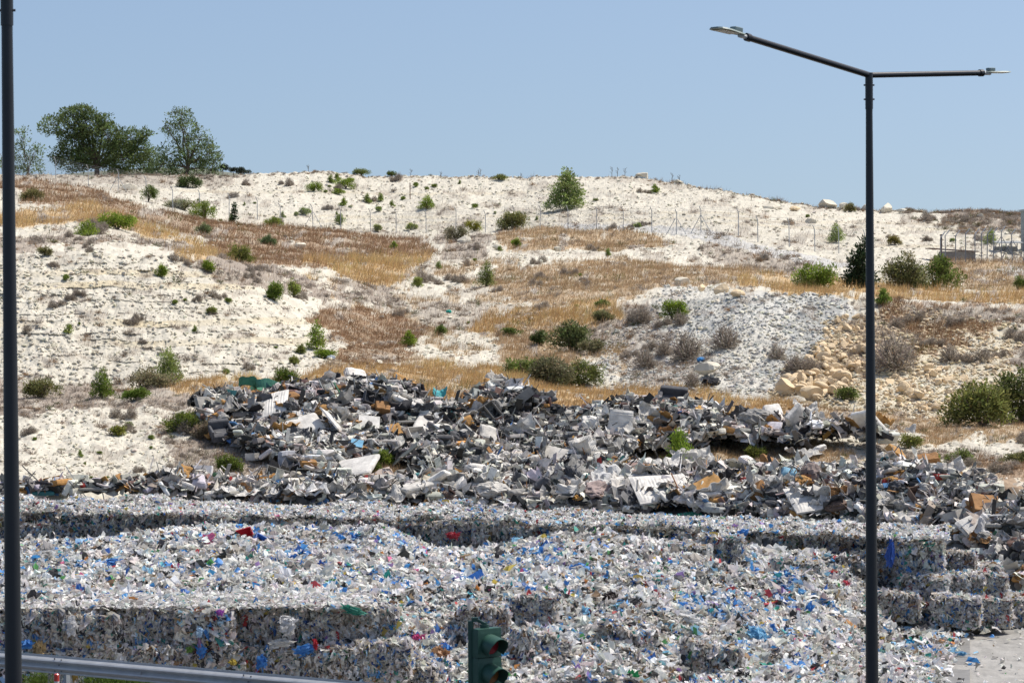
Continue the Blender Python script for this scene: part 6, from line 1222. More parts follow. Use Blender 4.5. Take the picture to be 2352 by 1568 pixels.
# ---------------------------------------------------------------- noticeable pieces in the plastic heap
BLU = (.07, .27, .66); LBL = (.22, .50, .72); DBL = (.04, .12, .45); RED = (.55, .03, .05); TEAL = (.05, .38, .32); GRN = (.04, .26, .16); YEL = (.62, .48, .08); PUR = (.34, .22, .50); CLR = (.55, .56, .57); MAG = (.60, .08, .25)
PITEMS = [
 ('crate', 'red_crate', 566, 1246, 31, 19, (R(28), R(-14), R(12)), RED, 'bright red plastic crate lying on the loose heap', 'red crate'),
 ('crate', 'blue_crate', 594, 1248, 24, 20, (R(50), R(30), R(20)), (.05, .18, .55), 'small blue crate right beside the red crate', 'small blue crate'),
 ('crumple', 'red_bag', 338, 1247, 26, 10, 0, RED, 'crumpled red film strip left of the red crate', 'red film strip'),
 ('crumple', 'teal_bag', 450, 1246, 28, 18, 0, (.25, .55, .45), 'mint green bag on the crest of the loose heap', 'mint green bag'),
 ('crumple', 'black_bag', 324, 1305, 62, 38, 0, (.07, .07, .075), 'large black bin bag on the left of the loose heap', 'large black bin bag'),
 ('crumple', 'clear_bag', 290, 1308, 50, 30, 0, CLR, 'translucent grey bag left of the large black bin bag', 'translucent bag'),
 ('crumple', 'blue_bag', 258, 1275, 44, 22, 0, BLU, 'bright blue bag among green film on the left heap', 'bright left bag'),
 ('crumple', 'green_bag', 250, 1265, 30, 14, 0, GRN, 'dark green bag behind the bright blue left bag', 'dark green left bag'),
 ('crumple', 'purple_bag', 283, 1282, 30, 20, 0, PUR, 'pale purple bag right of the bright blue left bag', 'pale purple bag'),
 ('crumple', 'blue_bag', 110, 1320, 40, 22, 0, BLU, 'blue bag in the low part of the heap near the near lamp post', 'low left blue bag'),
 ('crumple', 'blue_bag', 70, 1350, 44, 18, 0, LBL, 'light blue bag beside the near lamp post', 'light blue post bag'),
 ('crumple', 'clear_bag', 90, 1300, 70, 26, 0, (.62, .60, .56), 'cream film bundle on the left of the heap', 'cream film bundle'),
 ('crumple', 'clear_bag', 190, 1335, 80, 24, 0, (.66, .70, .74), 'long white and blue film bundle on the left heap', 'long film bundle'),
 ('crumple', 'green_bag', 150, 1308, 20, 14, 0, TEAL, 'small teal bag between the low blue bags', 'small left teal bag'),
 ('crumple', 'yellow_bag', 375, 1293, 26, 14, 0, (.50, .38, .07), 'gold-yellow crumpled film right of the black bin bag', 'gold-yellow film'),
 ('board', 'blue_sheet', 1095, 1338, 36, 26, (R(55), R(-30), R(0)), (.06, .22, .62), 'flat blue panel standing in the middle of the heap', 'flat blue panel'),
 ('crumple', 'blue_bag', 1125, 1347, 42, 24, 0, LBL, 'light blue bag right of the flat blue panel', 'light blue panel bag'),
 ('crumple', 'blue_bag', 1217, 1368, 36, 44, 0, BLU, 'tall blue bag hanging on a bale block in the middle', 'tall blue hanging bag'),
 ('crumple', 'blue_bag', 1205, 1395, 30, 24, 0, LBL, 'pale blue bag below the tall blue hanging bag', 'pale blue lower bag'),
 ('crumple', 'black_bag', 1225, 1388, 26, 20, 0, (.04, .06, .06), 'dark bag below the tall blue hanging bag', 'dark lower bag'),
 ('crumple', 'yellow_bag', 932, 1357, 26, 12, 0, YEL, 'yellow bag left of the flat blue panel', 'yellow middle bag'),
 ('crumple', 'green_bag', 1118, 1396, 46, 12, 0, (.02, .25, .16), 'long green bag above the traffic light', 'long green bag'),
 ('crumple', 'pink_bag', 955, 1465, 34, 20, 0, MAG, 'magenta bag left of the traffic light', 'magenta bag'),
 ('crumple', 'yellow_bag', 978, 1480, 18, 12, 0, YEL, 'small yellow bag under the magenta bag', 'small yellow bag'),
 ('crumple', 'black_bag', 1060, 1478, 18, 46, 0, BLK, 'black bag hanging just left of the traffic light', 'hanging black bag'),
 ('crumple', 'blue_bag', 1030, 1495, 22, 26, 0, BLU, 'blue bag low beside the traffic light', 'low blue light bag'),
 ('crumple', 'brown_film', 1008, 1515, 40, 50, 0, (.45, .26, .14), 'orange-brown film hanging left of the traffic light', 'orange-brown film'),
 ('crumple', 'teal_bag', 1255, 1408, 40, 30, 0, LBL, 'turquoise torn bag right of the pale blue lower bag', 'turquoise torn bag'),
 ('crumple', 'white_bag', 1300, 1480, 44, 40, 0, (.78, .78, .77), 'white sheets fanned out right of the traffic light', 'fanned white sheets'),
 ('crumple', 'black_bag', 1265, 1420, 40, 26, 0, BLK, 'black bag below the turquoise torn bag', 'black torn bag'),
 ('crumple', 'black_bag', 1400, 1375, 36, 30, 0, (.05, .035, .03), 'dark bag hollow in the centre right of the heap', 'dark bag hollow'),
 ('crumple', 'black_bag', 1450, 1385, 60, 26, 0, (.09, .09, .095), 'grey-black bag spread right of the dark hollow', 'spread grey-black bag'),
 ('crumple', 'blue_bag', 1345, 1410, 26, 30, 0, LBL, 'blue-green bag in the centre right slope', 'blue-green slope bag'),
 ('crumple', 'blue_bag', 1570, 1388, 34, 22, 0, BLU, 'blue bag in the middle right of the heap', 'middle right blue bag'),
 ('crumple', 'blue_bag', 1618, 1392, 30, 16, 0, (.14, .20, .55), 'violet-blue bag next to the middle right blue bag', 'violet-blue bag'),
 ('crumple', 'clear_bag', 1560, 1418, 100, 26, 0, (.66, .66, .65), 'wide translucent film below the violet-blue bag', 'wide translucent film'),
 ('crumple', 'green_bag', 1555, 1437, 40, 16, 0, (.05, .28, .20), 'green bag under the wide translucent film', 'green slope bag'),
 ('crumple', 'blue_bag', 1735, 1462, 50, 40, 0, LBL, 'big sky-blue bag on the slope left of the far lamp post', 'big sky-blue bag'),
 ('crumple', 'blue_bag', 1775, 1448, 18, 34, 0, BLU, 'narrow blue bag right of the big sky-blue bag', 'narrow blue bag'),
 ('crumple', 'blue_bag', 1828, 1400, 40, 16, 0, BLU, 'blue bag on the slope above the narrow blue bag', 'upper slope blue bag'),
 ('crumple', 'blue_bag', 1855, 1405, 16, 40, 0, BLU, 'blue strip hanging right of the upper slope blue bag', 'blue hanging strip'),
 ('crumple', 'blue_bag', 1655, 1250, 60, 34, 0, (.10, .24, .48), 'dark blue bag bundle on the bale block right of centre', 'dark blue bundle'),
 ('crumple', 'blue_bag', 1705, 1225, 26, 14, 0, BLU, 'blue bag near the dark blue bundle', 'bundle-side blue bag'),
 ('sheet', 'black_sheet', 1758, 1263, 46, 34, (R(60), R(6), R(0)), (.10, .11, .12), 'dark grey torn sheet standing left of the yellow film', 'dark torn sheet'),
 ('crumple', 'teal_bag', 1790, 1258, 26, 10, 0, TEAL, 'turquoise film right of the dark torn sheet', 'turquoise film'),
 ('crumple', 'yellow_bag', 1843, 1268, 30, 14, 0, (.70, .50, .10), 'orange-yellow film on top of the heap by the far lamp post', 'orange-yellow film'),
 ('crumple', 'yellow_bag', 1842, 1290, 30, 14, 0, (.52, .42, .12), 'ochre film below the orange-yellow film', 'ochre film'),
 ('crumple', 'red_bag', 1942, 1342, 18, 16, 0, (.62, .08, .12), 'pinkish red bag left of the far lamp post', 'pinkish red bag'),
 ('crumple', 'red_bag', 2022, 1300, 10, 42, 0, RED, 'red strip just right of the far lamp post', 'red strip'),
 ('crumple', 'red_bag', 1386, 1232, 14, 14, 0, RED, 'red film rag on a stick in the back of the heap', 'red rag'),
 ('crumple', 'red_bag', 1040, 1228, 26, 14, 0, (.40, .03, .05), 'dark red film against the back bale wall', 'dark red film'),
 ('crumple', 'yellow_bag', 482, 1384, 22, 10, 0, YEL, 'yellow bag on top of the front bale wall', 'yellow wall-top bag'),
 ('crumple', 'red_bag', 212, 1372, 20, 12, 0, (.48, .08, .05), 'red bag on top of the front bale wall', 'red wall-top bag'),
 ('crumple', 'blue_bag', 590, 1320, 34, 12, 0, DBL, 'dark blue curved sheet in the middle left heap', 'dark blue curved sheet'),
 ('crumple', 'blue_bag', 735, 1305, 22, 24, 0, DBL, 'dark blue bag right of the curved sheet', 'dark blue right bag'),
 ('crumple', 'blue_bag', 790, 1370, 40, 16, 0, LBL, 'light blue bag near the end of the front bale wall', 'wall-end light bag'),
 ('crumple', 'green_bag', 810, 1405, 50, 14, 0, (.04, .28, .20), 'green film draped at the end of the front bale wall', 'wall-end green film'),
 ('crumple', 'brown_box', 2060, 1430, 50, 44, 0, (.36, .29, .22), 'crushed cardboard on the slope right of the lamp post', 'crushed cardboard'),
 ('crumple', 'blue_bag', 2085, 1482, 30, 28, 0, (.05, .35, .60), 'blue bag on the slope below the crushed cardboard', 'lower right blue bag'),
 ('crumple', 'white_bag', 2110, 1520, 50, 22, 0, (.66, .70, .72), 'pale torn bag below the lower right blue bag', 'pale torn bag'),
 ('crumple', 'blue_bag', 2205, 1500, 30, 10, 0, LBL, 'light blue film lying on the yard at the right', 'yard blue film'),
 ('crumple', 'clear_bag', 1240, 1470, 30, 40, 0, (.60, .58, .55), 'brownish clear film hanging in the middle slope', 'brownish clear film'),
 ('crumple', 'purple_bag', 1655, 1500, 24, 10, 0, PUR, 'purple bag low on the middle slope', 'purple slope bag'),
 ('crumple', 'teal_bag', 1150, 1555-10, 20, 14, 0, (.25, .60, .45), 'mint bag low right of the traffic light', 'mint low bag'),
 ('crumple', 'green_bag', 1448, 1553, 30, 30, 0, (.03, .28, .10), 'green net bag at the bottom right of centre', 'green net bag'),
 ('crumple', 'black_bag', 1705, 1555, 50, 26, 0, BLK, 'black bag at the bottom edge left of the lamp post', 'bottom black bag')]
cm = []
for i in range(7):
    g = crumple(Geo(), (0, 0, 0), (.72, .72, .72), (.5, .5, .5), None, 8, .34, 11*i+3, 1.5); rg = np.random.default_rng(i+70)
    d = unit(rg.normal(size=(34, 3))); scraps(g, d*rg.uniform(.22, .42, (34, 1)), d+rg.normal(0, .45, (34, 3)), rg.uniform(.25, .55, 34), np.full((34, 3), .5), asp=rg.uniform(.35, .8, 34), bend=.9, rng=rg, k=5); cm.append(g.mesh('bag', M_bag, False))
for i, (kind, nm, px, py, w, h, rot, col, lab, short) in enumerate(PITEMS):
    if px < 900 and py > 1400: p = ray(np.array(float(px)), np.array(float(py)), np.array(77.3))
    else: p = H1(px, py+h*.3)
    m = p[1]/F
    if kind == 'crumple':
        o = inst(nm, cm[i % 7], p+[0, -.05, h*m*.32], (RNG.normal(0, .2), RNG.normal(0, .25), RNG.normal(0, .3)), (w*m*1.25, max(min(w, h), 10)*m*1.2, h*m*1.25), None, col); tag(o, lab, 'plastic bag'); landmark(px, py, short)
    else:
        place_item(kind, nm, px, py, w, h, rot, col, lab, short, surf_f=H1, lift=h*m*.35, cat='crate' if kind == 'crate' else 'plastic sheet', mat=M_bag)
# things stuck in or hanging on the front bale wall
FW = [(165, 1435, 26, 46, (.76, .76, .76), 'white_bag', 'stuffed white bag sticking out of the front bale wall', 'stuffed white wall bag'), (62, 1480, 30, 22, BLU, 'blue_bag', 'torn blue bag low in the front bale wall', 'torn blue wall bag'), (170, 1545, 14, 34, (.42, .28, .06), 'ochre_film', 'ochre film strip in the lower front bales', 'ochre strip'),
      (458, 1450, 18, 26, (.50, .68, .85), 'white_sheet', 'pale sheet hanging from the front bale wall', 'pale hanging sheet'), (462, 1495, 22, 26, BLU, 'blue_bag', 'small blue bag in the middle of the front bale wall', 'small blue wall bag'), (505, 1405, 16, 14, (.45, .12, .52), 'purple_bag', 'violet bag at the top of the front bale wall', 'violet wall bag'),
      (460, 1508-20, 12, 50, (.38, .24, .40), 'purple_film', 'mauve film strip hanging down the front bale wall', 'mauve film strip'), (435, 1490, 20, 14, (.20, .36, .08), 'green_bag', 'green bag in the middle of the front bale wall', 'green wall bag'), (724, 1480, 12, 26, RED, 'red_bag', 'red film hanging at the right end of the front bale wall', 'red wall film'),
      (600, 1520, 24, 30, BLU, 'blue_bag', 'blue bag low in the right part of the front bale wall', 'right blue wall bag'), (660, 1435, 44, 46, (.64, .64, .64), 'clear_bundle', 'big pale film bundle at the top right of the front bale wall', 'pale wall bundle'), (700, 1492, 50, 20, BLU, 'blue_bag', 'blue torn film right of the pale wall bundle', 'blue torn film'), (90, 1490, 26, 40, (.36, .27, .14), 'cardboard', 'brown cardboard among the lower front bales', 'brown wall cardboard'),
      (535, 1520, 18, 16, YEL, 'yellow_bag', 'yellow bag low in the front bale wall', 'yellow wall bag'), (645, 1455+20, 60, 20, (.70, .69, .66), 'white_film', 'white torn film on the ledge below the pale wall bundle', 'white ledge film')]
for i, (px, py, w, h, col, nm, lab, short) in enumerate(FW):
    p = ray(np.array(float(px)), np.array(float(py)), np.array(77.55)); m = p[1]/F
    o = inst(nm, cm[(i+3) % 7], p, (0, RNG.normal(0, .15), 0), (w*m*1.15, max(14, min(w, h))*m*.9, h*m*1.15), None, col); tag(o, lab, 'plastic bag'); landmark(px, py, short)
bl = ray(np.array(2045.0), np.array(1272.0), np.array(99.0)); o = inst('blue_bag', cm[2], bl, (0, .1, 0), (.34, .25, 1.15), None, DBL); tag(o, 'long dark blue film hanging down the bale stack right of the lamp post', 'plastic bag'); landmark(2045, 1272, 'long dark blue film')

# front wall: bales side by side, two layers and a part of a third behind the rail
zt = BALE_TOP+.22
x0, x1 = -15.2, -4.3
for r in range(3):
    n = 8 if r < 2 else 6
    for i in range(n):
        x = -14.3+i*BW*1.03+(.35 if r % 2 else 0)+RNG.normal(0, .03); y = 78.5+RNG.normal(0, .16)-.16*r
        if i == n-1 and r == 0: y += .4
        if i in (5,) and r == 0: y += .7
        if i == 3 and r == 0: y += .25
        z = zt-BH*(r+.5)*.985+RNG.normal(0, .05); pp = 1176+x/y*F; py = 1395+r*88+40
        bale(x, y, z, ('upper', 'middle', 'lowest')[r]+' front wall bale', pp, py, 'compressed bales in the front wall', RNG.normal(0, .03), RNG.normal(0, .02), RNG.normal(0, .015))
# blocks turned and sunk at the end of the wall and in the slope
for (px, py, D, rz, ry, rx, lab) in [(840, 1470, 80.3, .25, .02, -.05, 'bale at the slumped right end of the front wall, upper'), (855, 1545, 79.6, -.2, .05, 0, 'bale at the slumped end of the front wall, lower'), (905, 1530, 79.0, .5, .35, .2, 'rounded bale tipped over beside the wall end'), (960, 1555, 79.2, -.4, .2, .1, 'bale sunk in the heap left of the traffic light'),
    (1110, 1430, 83.5, .1, 0, .05, 'bale block behind the top of the traffic light'), (1225, 1405, 85.2, -.2, 0, .0, 'bale block under the turquoise torn bag'), (1235, 1500, 82.0, .5, .3, -.1, 'tilted bale right of the traffic light'), (1440, 1470, 84.4, -.55, .25, .15, 'steeply tilted bale in the middle slope'), (1630, 1520, 83.5, .3, .2, 0, 'half buried bale low on the middle slope'),
    (1480, 1365, 91.0, .1, 0, .05, 'sunken bale behind the spread grey-black bag'), (1580, 1285, 98.5, .05, 0, .0, 'sunken bale left of the dark blue bundle'), (1655, 1265, 99.0, -.1, .05, 0, 'bale carrying the dark blue bundle'), (1830, 1320, 96.5, .2, .05, 0, 'sunken bale below the ochre film'), (700, 1330, 92, .2, .05, 0, 'sunken bale in the middle left heap'), ]:
    p = ray(np.array(float(px)), np.array(float(py)), np.array(float(D))); bale(*p, lab, px, py, 'bales tumbled in the loose heap', rz, rx, ry, key=lab)
# back rows
xs_ = np.arange(-21.5, 16.2, BW*1.02)
for i, x in enumerate(xs_):
    px = np.interp(x, np.interp(GX, GX, (GX-1176)/F*BR_D), GX); D = float(np.interp(px, GX, BR_D)); 
    if px > 2172: break
    for r in range(4):
        y = D+BD/2+.04+r*BD*1.02+RNG.normal(0, .11); z = BALE_TOP-BH/2+RNG.normal(0, .10)-(0 if r else RNG.random()**2.5*.55)
        bale(x*y/D*.999, y, z, ('front', 'second', 'third', 'rearmost')[r]+'-rank bale of the back row', px, 1180+(px/2352)*60-r*8, 'bales of the back row', RNG.normal(0, .05), RNG.normal(0, .05), RNG.normal(0, .05))
    bale(x, D+BD/2+.04+RNG.normal(0, .09)-.1, BALE_TOP-BH*1.5, 'second-layer bale of the back row', px, 1222+(px/2352)*60, 'bales of the back row', RNG.normal(0, .03))
    if px > 1950:
        bale(x, D+BD/2+.0, BALE_TOP-BH*2.5, 'bottom-layer bale at the end of the back row', px, 1380, 'bales of the back row', RNG.normal(0, .03))
for k, (px, py, D, lab) in enumerate([(2190, 1298, 103.0, 'bale one step down behind the end of the back row'), (2122, 1350, 99.6, 'middle step bale below the end of the back row, left one'), (2205, 1350, 99.8, 'middle step bale with sheets on top'), (2262, 1352, 100.2, 'rightmost bale of the middle step'),
    (2125, 1408, 99.3, 'ground-level bale under the left middle step bale'), (2195, 1402, 98.4, 'ground-level bale standing forward of the step'), (2265, 1405, 99.6, 'ground-level bale under the rightmost step bale'), (2310, 1398, 101.0, 'ground bale wrapped in green film near the right edge'), (2352, 1398, 101.3, 'last ground bale cut by the right edge'), (2245, 1330, 103.5, 'bale tucked behind the middle step'), (2060, 1390, 98.8, 'bale half covered by the slope right of the lamp post')]):
    p = ray(np.array(float(px)), np.array(float(py)), np.array(D)); bale(*p, lab, px, py, 'stepped bales at the end of the back row', RNG.normal(0, .13), RNG.normal(0, .05), RNG.normal(0, .05), sc=(RNG.uniform(.95, 1.15), 1, RNG.uniform(.92, 1.06)), key=lab)
# loose film lying on the bale tops
G = Geo(); px = RNG.uniform(-150, 2180, 34000); y0 = np.interp(px, GX, BR_Y); py = y0-RNG.uniform(0, 24, 34000); D = D_of(px, py, np.full(px.shape, BALE_TOP+.05)); D = np.minimum(D, np.interp(px, GX, BR_D)+4.6); P = ray(px, py, D); P[:, 2] = BALE_TOP+.0+.12*RNG.random(len(px))+.42*vn(P[:, 0]*.9, P[:, 1]*.9, 5)**2; n = len(P)
scraps(G, P, RNG.normal(0, .5, (n, 3))+[0, 0, .8], .05+.17*RNG.random(n)**2, palette(n, PLAS), bend=.6)
px = RNG.uniform(-120, 850, 9000); D = RNG.uniform(77.9, 81, 9000); P = ray(px, np.full(9000, 1390.), D); P[:, 2] = zt+.04+.08*RNG.random(9000); n = 9000
scraps(G, P, RNG.normal(0, .35, (n, 3))+[0, 0, 1], .05+.2*RNG.random(n)**2, palette(n, [(30, (.70, .69, .66)), (20, (.6, .58, .55)), (6, (.4, .38, .35)), (1, (.1, .28, .55)), (1, (.3, .5, .6)), (.6, (.05, .05, .05))]), bend=.35)
tag(G.build('plastic_film_litter', M_film), 'thin layer of plastic film scattered over the tops of the bale rows', 'plastic waste', kind='stuff')
# ---------------------------------------------------------------- lamp posts, signal, rail
def world_at(px, py, D): return ray(np.array(float(px)), np.array(float(py)), np.array(float(D)))
PAINT = (.011, .013, .017)
def luminaire(root, a, d, up=(0, 0, 1), k=1.0):
    """flat paddle-shaped LED head on the arm end a, pointing along d"""
    d = unit(np.array(d, float)); s_k = k; s = unit(np.cross(d, up)); u = np.cross(s, d); Rm = np.stack([d*k, s*k, u*k], 1)
    g = Geo(); tube(g, [a-d*.02, a+d*.14], .032, (.55, .56, .55), 8); g.build('spigot', M_metal, root)
    prof = [(.06, .045), (.14, .08), (.26, .105), (.40, .14), (.52, .15), (.60, .13), (.64, .07)]
    V = []; n = len(prof)
    for (t, w) in prof:
        zt = .03-.05*abs(t-.3)*0+(.012 if t > .5 else 0)
        V += [(t, -w, .012), (t, w, .012), (t, w*.85, .034), (t, -w*.85, .034)]
    Q = []
    for i in range(n-1):
        for j in range(4): Q.append([i*4+j, i*4+(j+1) % 4, i*4+4+(j+1) % 4, i*4+4+j])
    Q += [[3, 2, 1, 0], [(n-1)*4+j for j in range(4)]]
    g = Geo(); g.add(np.array(V) @ Rm.T+a, Q, (.25, .30, .27)); h = g.build('lamp_head', M_green, root)
    g = Geo(); box(g, a+Rm @ np.array([.40, 0, .006]), (.34, .20, .008), Rm, (.36, .30, .15), 2); g.build('diffuser', M_lens, h)
    g = Geo(); rbox(g, a+Rm @ np.array([.20, 0, .07]), (.16, .11, .065), .015, Rm, (.16, .22, .23), 4); g.build('driver_box', M_green, h)
def lamp_post(px0, px1, D, top_py, arms, label, r0, r1, sleeve=True):
    b = world_at(px1, 1568, D); t = world_at(px0, top_py, D); k = (0-b[2])/(t[2]-b[2]); base = b+(t-b)*k; base[2] = 0; root = empty('lamp_post', base)
    T = t-base; g = Geo(); fr = np.linspace(0, 1, 12)[:, None]; tube(g, T*fr, np.linspace(r0, r1, 12), PAINT, 24); g.build('pole', M_pole, root, True)
    g = Geo(); box(g, (0, 0, .02), (.42, .42, .03), None, PAINT, 1); tube(g, [(0, 0, .03), (0, 0, .30)], r0+.02, PAINT, 20); g.build('base_plate', M_pole, root)
    if sleeve:
        g = Geo(); u = T/np.linalg.norm(T); tube(g, [T-u*.48, T+u*.03], r1+.009, PAINT, 24); s = g.build('sleeve', M_pole, root, False)
        for zz in (.14, .34):
            for sg in (-1, 1): g = Geo(); tube(g, [T-u*zz+[sg*(r1+.005), 0, 0], T-u*zz+[sg*(r1+.03), 0, 0]], .012, (.03, .03, .035), 8); g.build('bolt', M_pole, s)
    for (ax, ay, aD, lx, ly, lD, ar) in arms:
        e = world_at(ax, ay, aD)-base; g = Geo(); tube(g, [T, (T+e)/2, e], ar, PAINT, 20); am = g.build('arm', M_pole, root, True)
        g = Geo(); dd = unit(e-T); tube(g, [e-dd*.05, e+dd*.02], ar+.012, PAINT, 20); g.build('collar', M_pole, am)
        luminaire(root, e+dd*.02, (world_at(lx, ly, lD)-base)-e, k=.76 if lx > 2000 else 1.0)
    tag(root, label, 'street lamp', 'dark lamp posts'); return root
lamp_post(1996, 2003, 41.0, 173, [(1716, 86, 39.4, 1632, 66, 38.9, .044), (2255, 168, 42.3, 2324, 169, 42.6, .040)], 'dark lamp post with two spreading arms and pale lamp heads, right of the traffic light', .098, .046)
lamp_post(15, 31, 27.0, -60, [(-200, -120, 26.2, -270, -140, 26, .044), (260, -70, 28, 330, -70, 28.2, .04)], 'thick dark lamp post cut off by the top edge, leftmost of the two', .094, .050)
# traffic light
D = 31.0; GRC = (.018, .062, .044); GRD = (.022, .075, .052)
pb = world_at(1081, 1425, D); root = empty('traffic_light', (pb[0], pb[1], 0)); g = Geo(); r = .031
tube(g, [(0, 0, 0), (0, 0, pb[2]*.5), (0, 0, pb[2])], r, GRC, 20); g.build('pole', M_green, root)
a = R(35); Rz = rotm(0, 0, a)      # the face is turned to the right of the picture
W = .31; dep = .13; mm_ = D/F; fx = (1115-1081)*mm_; topz = world_at(1115, 1441, D)[2]; H = 67.5*mm_
cen = np.array([fx+.01, .02, 0]); N = np.array([math.sin(a), -math.cos(a), 0]); S = np.array([math.cos(a), math.sin(a), 0])
lensc = [(.30, .015, .025), (.26, .10, .03), (.02, .14, .09)]
for k in range(3):
    zc = topz-H*(k+.5); g = Geo(); rbox(g, cen+[0, 0, zc], (W, dep, H-.0015), .012, Rz, GRD, 4); hs = g.build('housing', M_green, root)
    lc = cen+N*(dep/2+.012)+np.array([0, 0, zc-.02]); rr = .102
    th = np.linspace(0, 2*np.pi, 41)[:-1]; rim = lc+rr*(np.cos(th)[:, None]*S+np.sin(th)[:, None]*[0, 0, 1.0])
    g = Geo(); V = [lc+N*.022]; 
    for q in (.5, .85, 1.0): V += list(lc+(rim-lc)*q+N*.022*(1-q*q))
    T3 = [[0, 1+i, 1+(i+1) % 40] for i in range(40)]; g.add(V, T3, lensc[k]); Q = []
    for q in (0, 1): Q += [[1+q*40+i, 1+q*40+40+i, 1+q*40+40+(i+1) % 40, 1+q*40+(i+1) % 40] for i in range(40)]
    g.add(V, Q, lensc[k]); g.build('lens', M_lens, hs)
    g = Geo(); th = np.linspace(0, 2*np.pi, 41); ring = []
    for rad, off in ((rr-.002, .004), (rr+.014, .004), (rr+.014, -.02)): ring.append(lc+rad*(np.cos(th)[:, None]*S+np.sin(th)[:, None]*[0, 0, 1.0])+N*off)
    for q in (0, 1): g.add(np.concatenate([ring[q], ring[q+1]]), [[i, i+1, 42+i, 41+i] for i in range(40)], GRC)
    g.build('lens_ring', M_green, hs)
    # hood: tube around the upper three quarters of the lens, longer on top, cut away below
    th = np.linspace(R(-38), R(218), 34); g = Geo(); outr, inr = rr+.012, rr+.006; L = .20*(.56+.44*np.clip(np.sin(th)+.42, 0, 1)); A = []
    for rad, f in ((outr, 0), (outr, .5), (outr, 1), (inr, 1), (inr, .5), (inr, 0)): A.append(lc+rad*(np.cos(th)[:, None]*S+np.sin(th)[:, None]*[0, 0, 1.0])+N*(L*f)[:, None]-np.array([0, 0, 1.0])*(.035*f))
    m = len(th); V = np.concatenate(A)
    for q in range(5): g.add(V, [[q*m+i, q*m+i+1, (q+1)*m+i+1, (q+1)*m+i] for i in range(m-1)], GRD)
    for e in (0, m-1): g.add(V, [[e, m+e, 4*m+e, 5*m+e], [m+e, 2*m+e, 3*m+e, 4*m+e]], GRD)
    g.build('hood', M_green, hs)
g = Geo(); zt_ = topz; box(g, (.045, .0, zt_+.09), (.07, .05, .045), None, GRC, 1); box(g, cen*.55+[.03, .01, zt_+.055], (.10, .05, .03), rotm(0, .5, 0), GRC, 1); tube(g, [cen+[-.02, 0, zt_-.01], cen+[-.02, 0, zt_+.035]], .05, GRC, 16); tube(g, [cen+[-.02, 0, zt_+.03], cen+[-.02, 0, zt_+.055]], .03, GRC, 12)
g.build('bracket', M_green, root); g = Geo(); box(g, (.05, 0, topz-H*2.6), (.14, .05, .05), None, GRC, 1); g.build('bracket', M_green, root)
g = Geo(); tube(g, [(0, 0, 0), (0, 0, .04)], .09, GRC, 16); g.build('base_plate', M_green, root)
tag(root, 'dark green traffic light with hooded red and amber lenses on a green pole', 'traffic light')
# guard rail: W-beam on posts
GLX = np.array([-30.0, 26.0]); gl = lambda x: 49.1-(x+8.67)*.645
dirv = unit(np.array([1, -.645, 0.0])); nrm = unit(np.array([-.645, -1, 0.0])); ztop = .80
prof = [(0, 0), (.012, .002), (.03, -.002), (.05, .03), (.075, .058), (.095, .072), (.115, .062), (.135, .030), (.155, .006), (.175, .030), (.195, .062), (.215, .072), (.235, .058), (.26, .03), (.28, -.002), (.298, .002), (.31, 0)]
root = empty('guard_rail', (-8.67, 49.1, 0)); o0 = np.array([-8.67, 49.1, 0.0]); seglen = 4.0; s0 = -24.0; joints = []
sJ = (139-0)/F*49*1.0  # first joint a little to the right of the near lamp post
pj = world_at(150, 1505, 48.3); sj = (pj[0]-o0[0])/dirv[0]
for k in range(-6, 9):
    a0 = sj+k*seglen-.06; a1 = sj+(k+1)*seglen+.0; g = Geo(); n = 9; ts = np.linspace(a0, a1, n); V = []
    for th in (0, .004):
        for t in ts:
            for (dz, dn) in prof: V.append(o0+dirv*t+nrm*(dn+th+(.004 if t < a0+.3 and False else 0)+.0015*(k % 2))+np.array([0, 0, ztop-dz]))
    V = np.array(V)-o0; m = len(prof); q = grid_faces(n, m); g.add(V, q, (.50, .505, .50)); 
    b = g.build('beam', M_metal, root)
    for (dt, dz) in ((-.20, .05), (-.20, .26), (-.05, .06), (-.05, .25), (-.13, .155)):
        g = Geo(); c = dirv*(a1+dt)+nrm*(.045 if dz != .155 else .014)+np.array([0, 0, ztop-dz]); tube(g, [c-nrm*.0, c+nrm*.012], .013, (.16, .16, .165), 8); g.build('bolt', M_metal, b)
    if k in (-3, -1, 0, 1, 2):
        c = dirv*(a0+1.72)+nrm*.03+np.array([0, 0, ztop-.155]); g = Geo(); V = np.array([c+nrm*.0+[0, 0, .045], c-[0, 0, .045], c+nrm*.045+dirv*.02+[0, 0, -.045], c+nrm*.045+dirv*.02+[0, 0, .02]]); V2 = V+dirv*.006; g.add(np.concatenate([V, V2]), [[0, 1, 2, 3], [7, 6, 5, 4], [0, 3, 7, 4], [1, 5, 6, 2], [3, 2, 6, 7], [0, 4, 5, 1]], (.50, .50, .48)); g.build('reflector', M_metal, b)
for k in range(-6, 9):
    t = sj+k*seglen-.03; c = o0+dirv*t-nrm*.06; g = Geo(); c = c-o0; box(g, c+[0, 0, .28], (.06, .10, .92), rotm(0, 0, math.atan2(dirv[1], dirv[0])), (.36, .38, .39), 1); g.build('post', M_metal, root)
    t = t+2.0; c = dirv*t-nrm*.06; g = Geo(); box(g, c+[0, 0, .28], (.06, .10, .92), rotm(0, 0, math.atan2(dirv[1], dirv[0])), (.36, .38, .39), 1); g.build('post', M_metal, root)
tag(root, 'galvanised steel W-beam guard rail slanting across the lower left corner', 'guard rail')
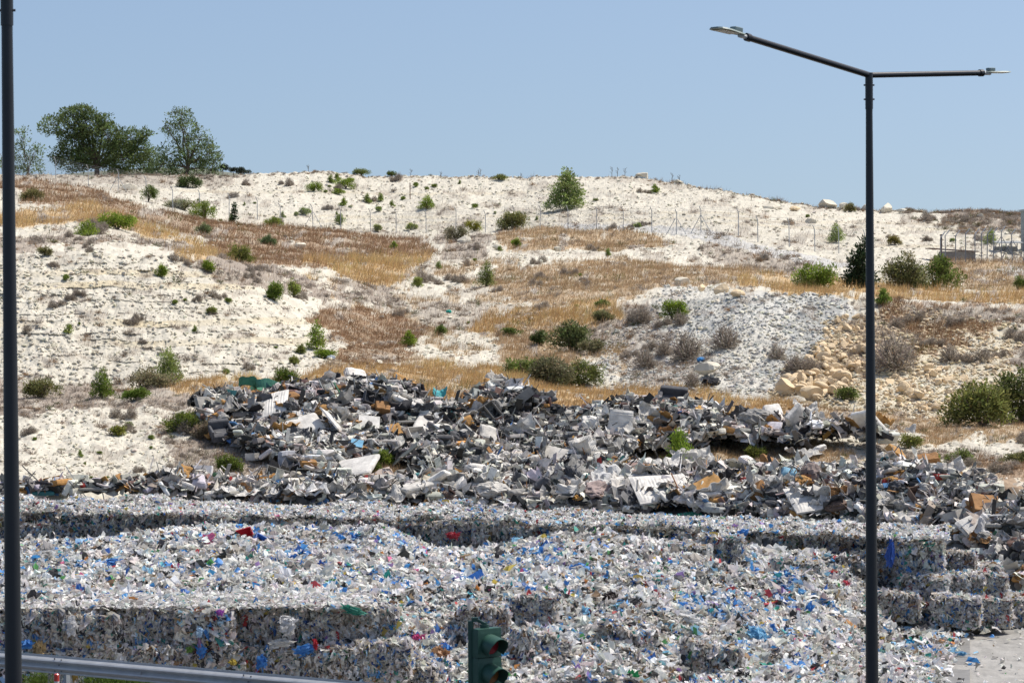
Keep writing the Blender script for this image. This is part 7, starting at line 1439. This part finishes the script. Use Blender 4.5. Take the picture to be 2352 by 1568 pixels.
# red and white flexible delineator in front of the rail
p = world_at(130, 1546, 46.4); root = empty('delineator_post', (p[0], p[1], 0)); h = p[2]; g = Geo(); rr = .042
for a0, a1, c in ((0, .10, (.55, .06, .04)), (.10, h-.28, (.55, .05, .035)), (h-.12, h-.012, (.60, .055, .04))): tube(g, [(0, 0, a0), (0, 0, a1)], rr if a0 else .09, c, 16)
tube(g, [(0, 0, h-.012), (0, 0, h)], [rr, rr*.7], (.60, .055, .04), 16); g.build('post', M_lens, root)
g = Geo(); tube(g, [(0, 0, h-.28), (0, 0, h-.12)], rr+.001, (.62, .60, .58), 16, False); g.build('reflective_band', M_lens, root)
tag(root, 'red flexible marker post with a white band under the guard rail', 'marker post')
# green roadside weeds under the rail
WP = [(225, 1575, 60, 26), (262, 1576, 40, 30), (305, 1577, 56, 30), (352, 1578, 50, 34), (400, 1580, 56, 30), (440, 1582, 50, 30), (486, 1584, 44, 26), (530, 1585, 36, 24), (600, 1590, 40, 22), (645, 1592, 40, 26), (690, 1594, 36, 20), (88, 1580, 36, 30), (1180-20, 1600, 60, 14)]
for i, (px, py, w, h) in enumerate(WP[:-1]):
    D = 50.6-(px/860.)*4.0+.9; top = world_at(px, py-h-2, D); m = D/F; base = np.array([top[0], top[1], -.45]); H = top[2]+.45; W = w*m; rng = np.random.default_rng(50+i); g = Geo(); n = 46
    for s in range(n):
        q = np.array([rng.uniform(-.5, .5)*W, rng.uniform(-.3, .3), 0]); e = q+[rng.normal(0, .10), rng.normal(0, .10), H*rng.uniform(.6, 1.04)]; c = np.array([.105, .16, .03])*rng.uniform(.6, 1.3); t = np.linspace(0, 1, 14)[:, None]; pts = q*(1-t)+e*t
        tube(g, pts[::4], .005, c, 3, False); cc = pts[3:]; 
        leaves(g, cc, np.full(len(cc), .035), 5, .075, np.tile(c, (len(cc), 1)), .9, (.12, .25), rng)
    o = g.build('roadside_weed', M_plant); o.location = base; tag(o, auto_label('green roadside weed clump under the guard rail', px, py), 'plant', 'weeds under the guard rail')
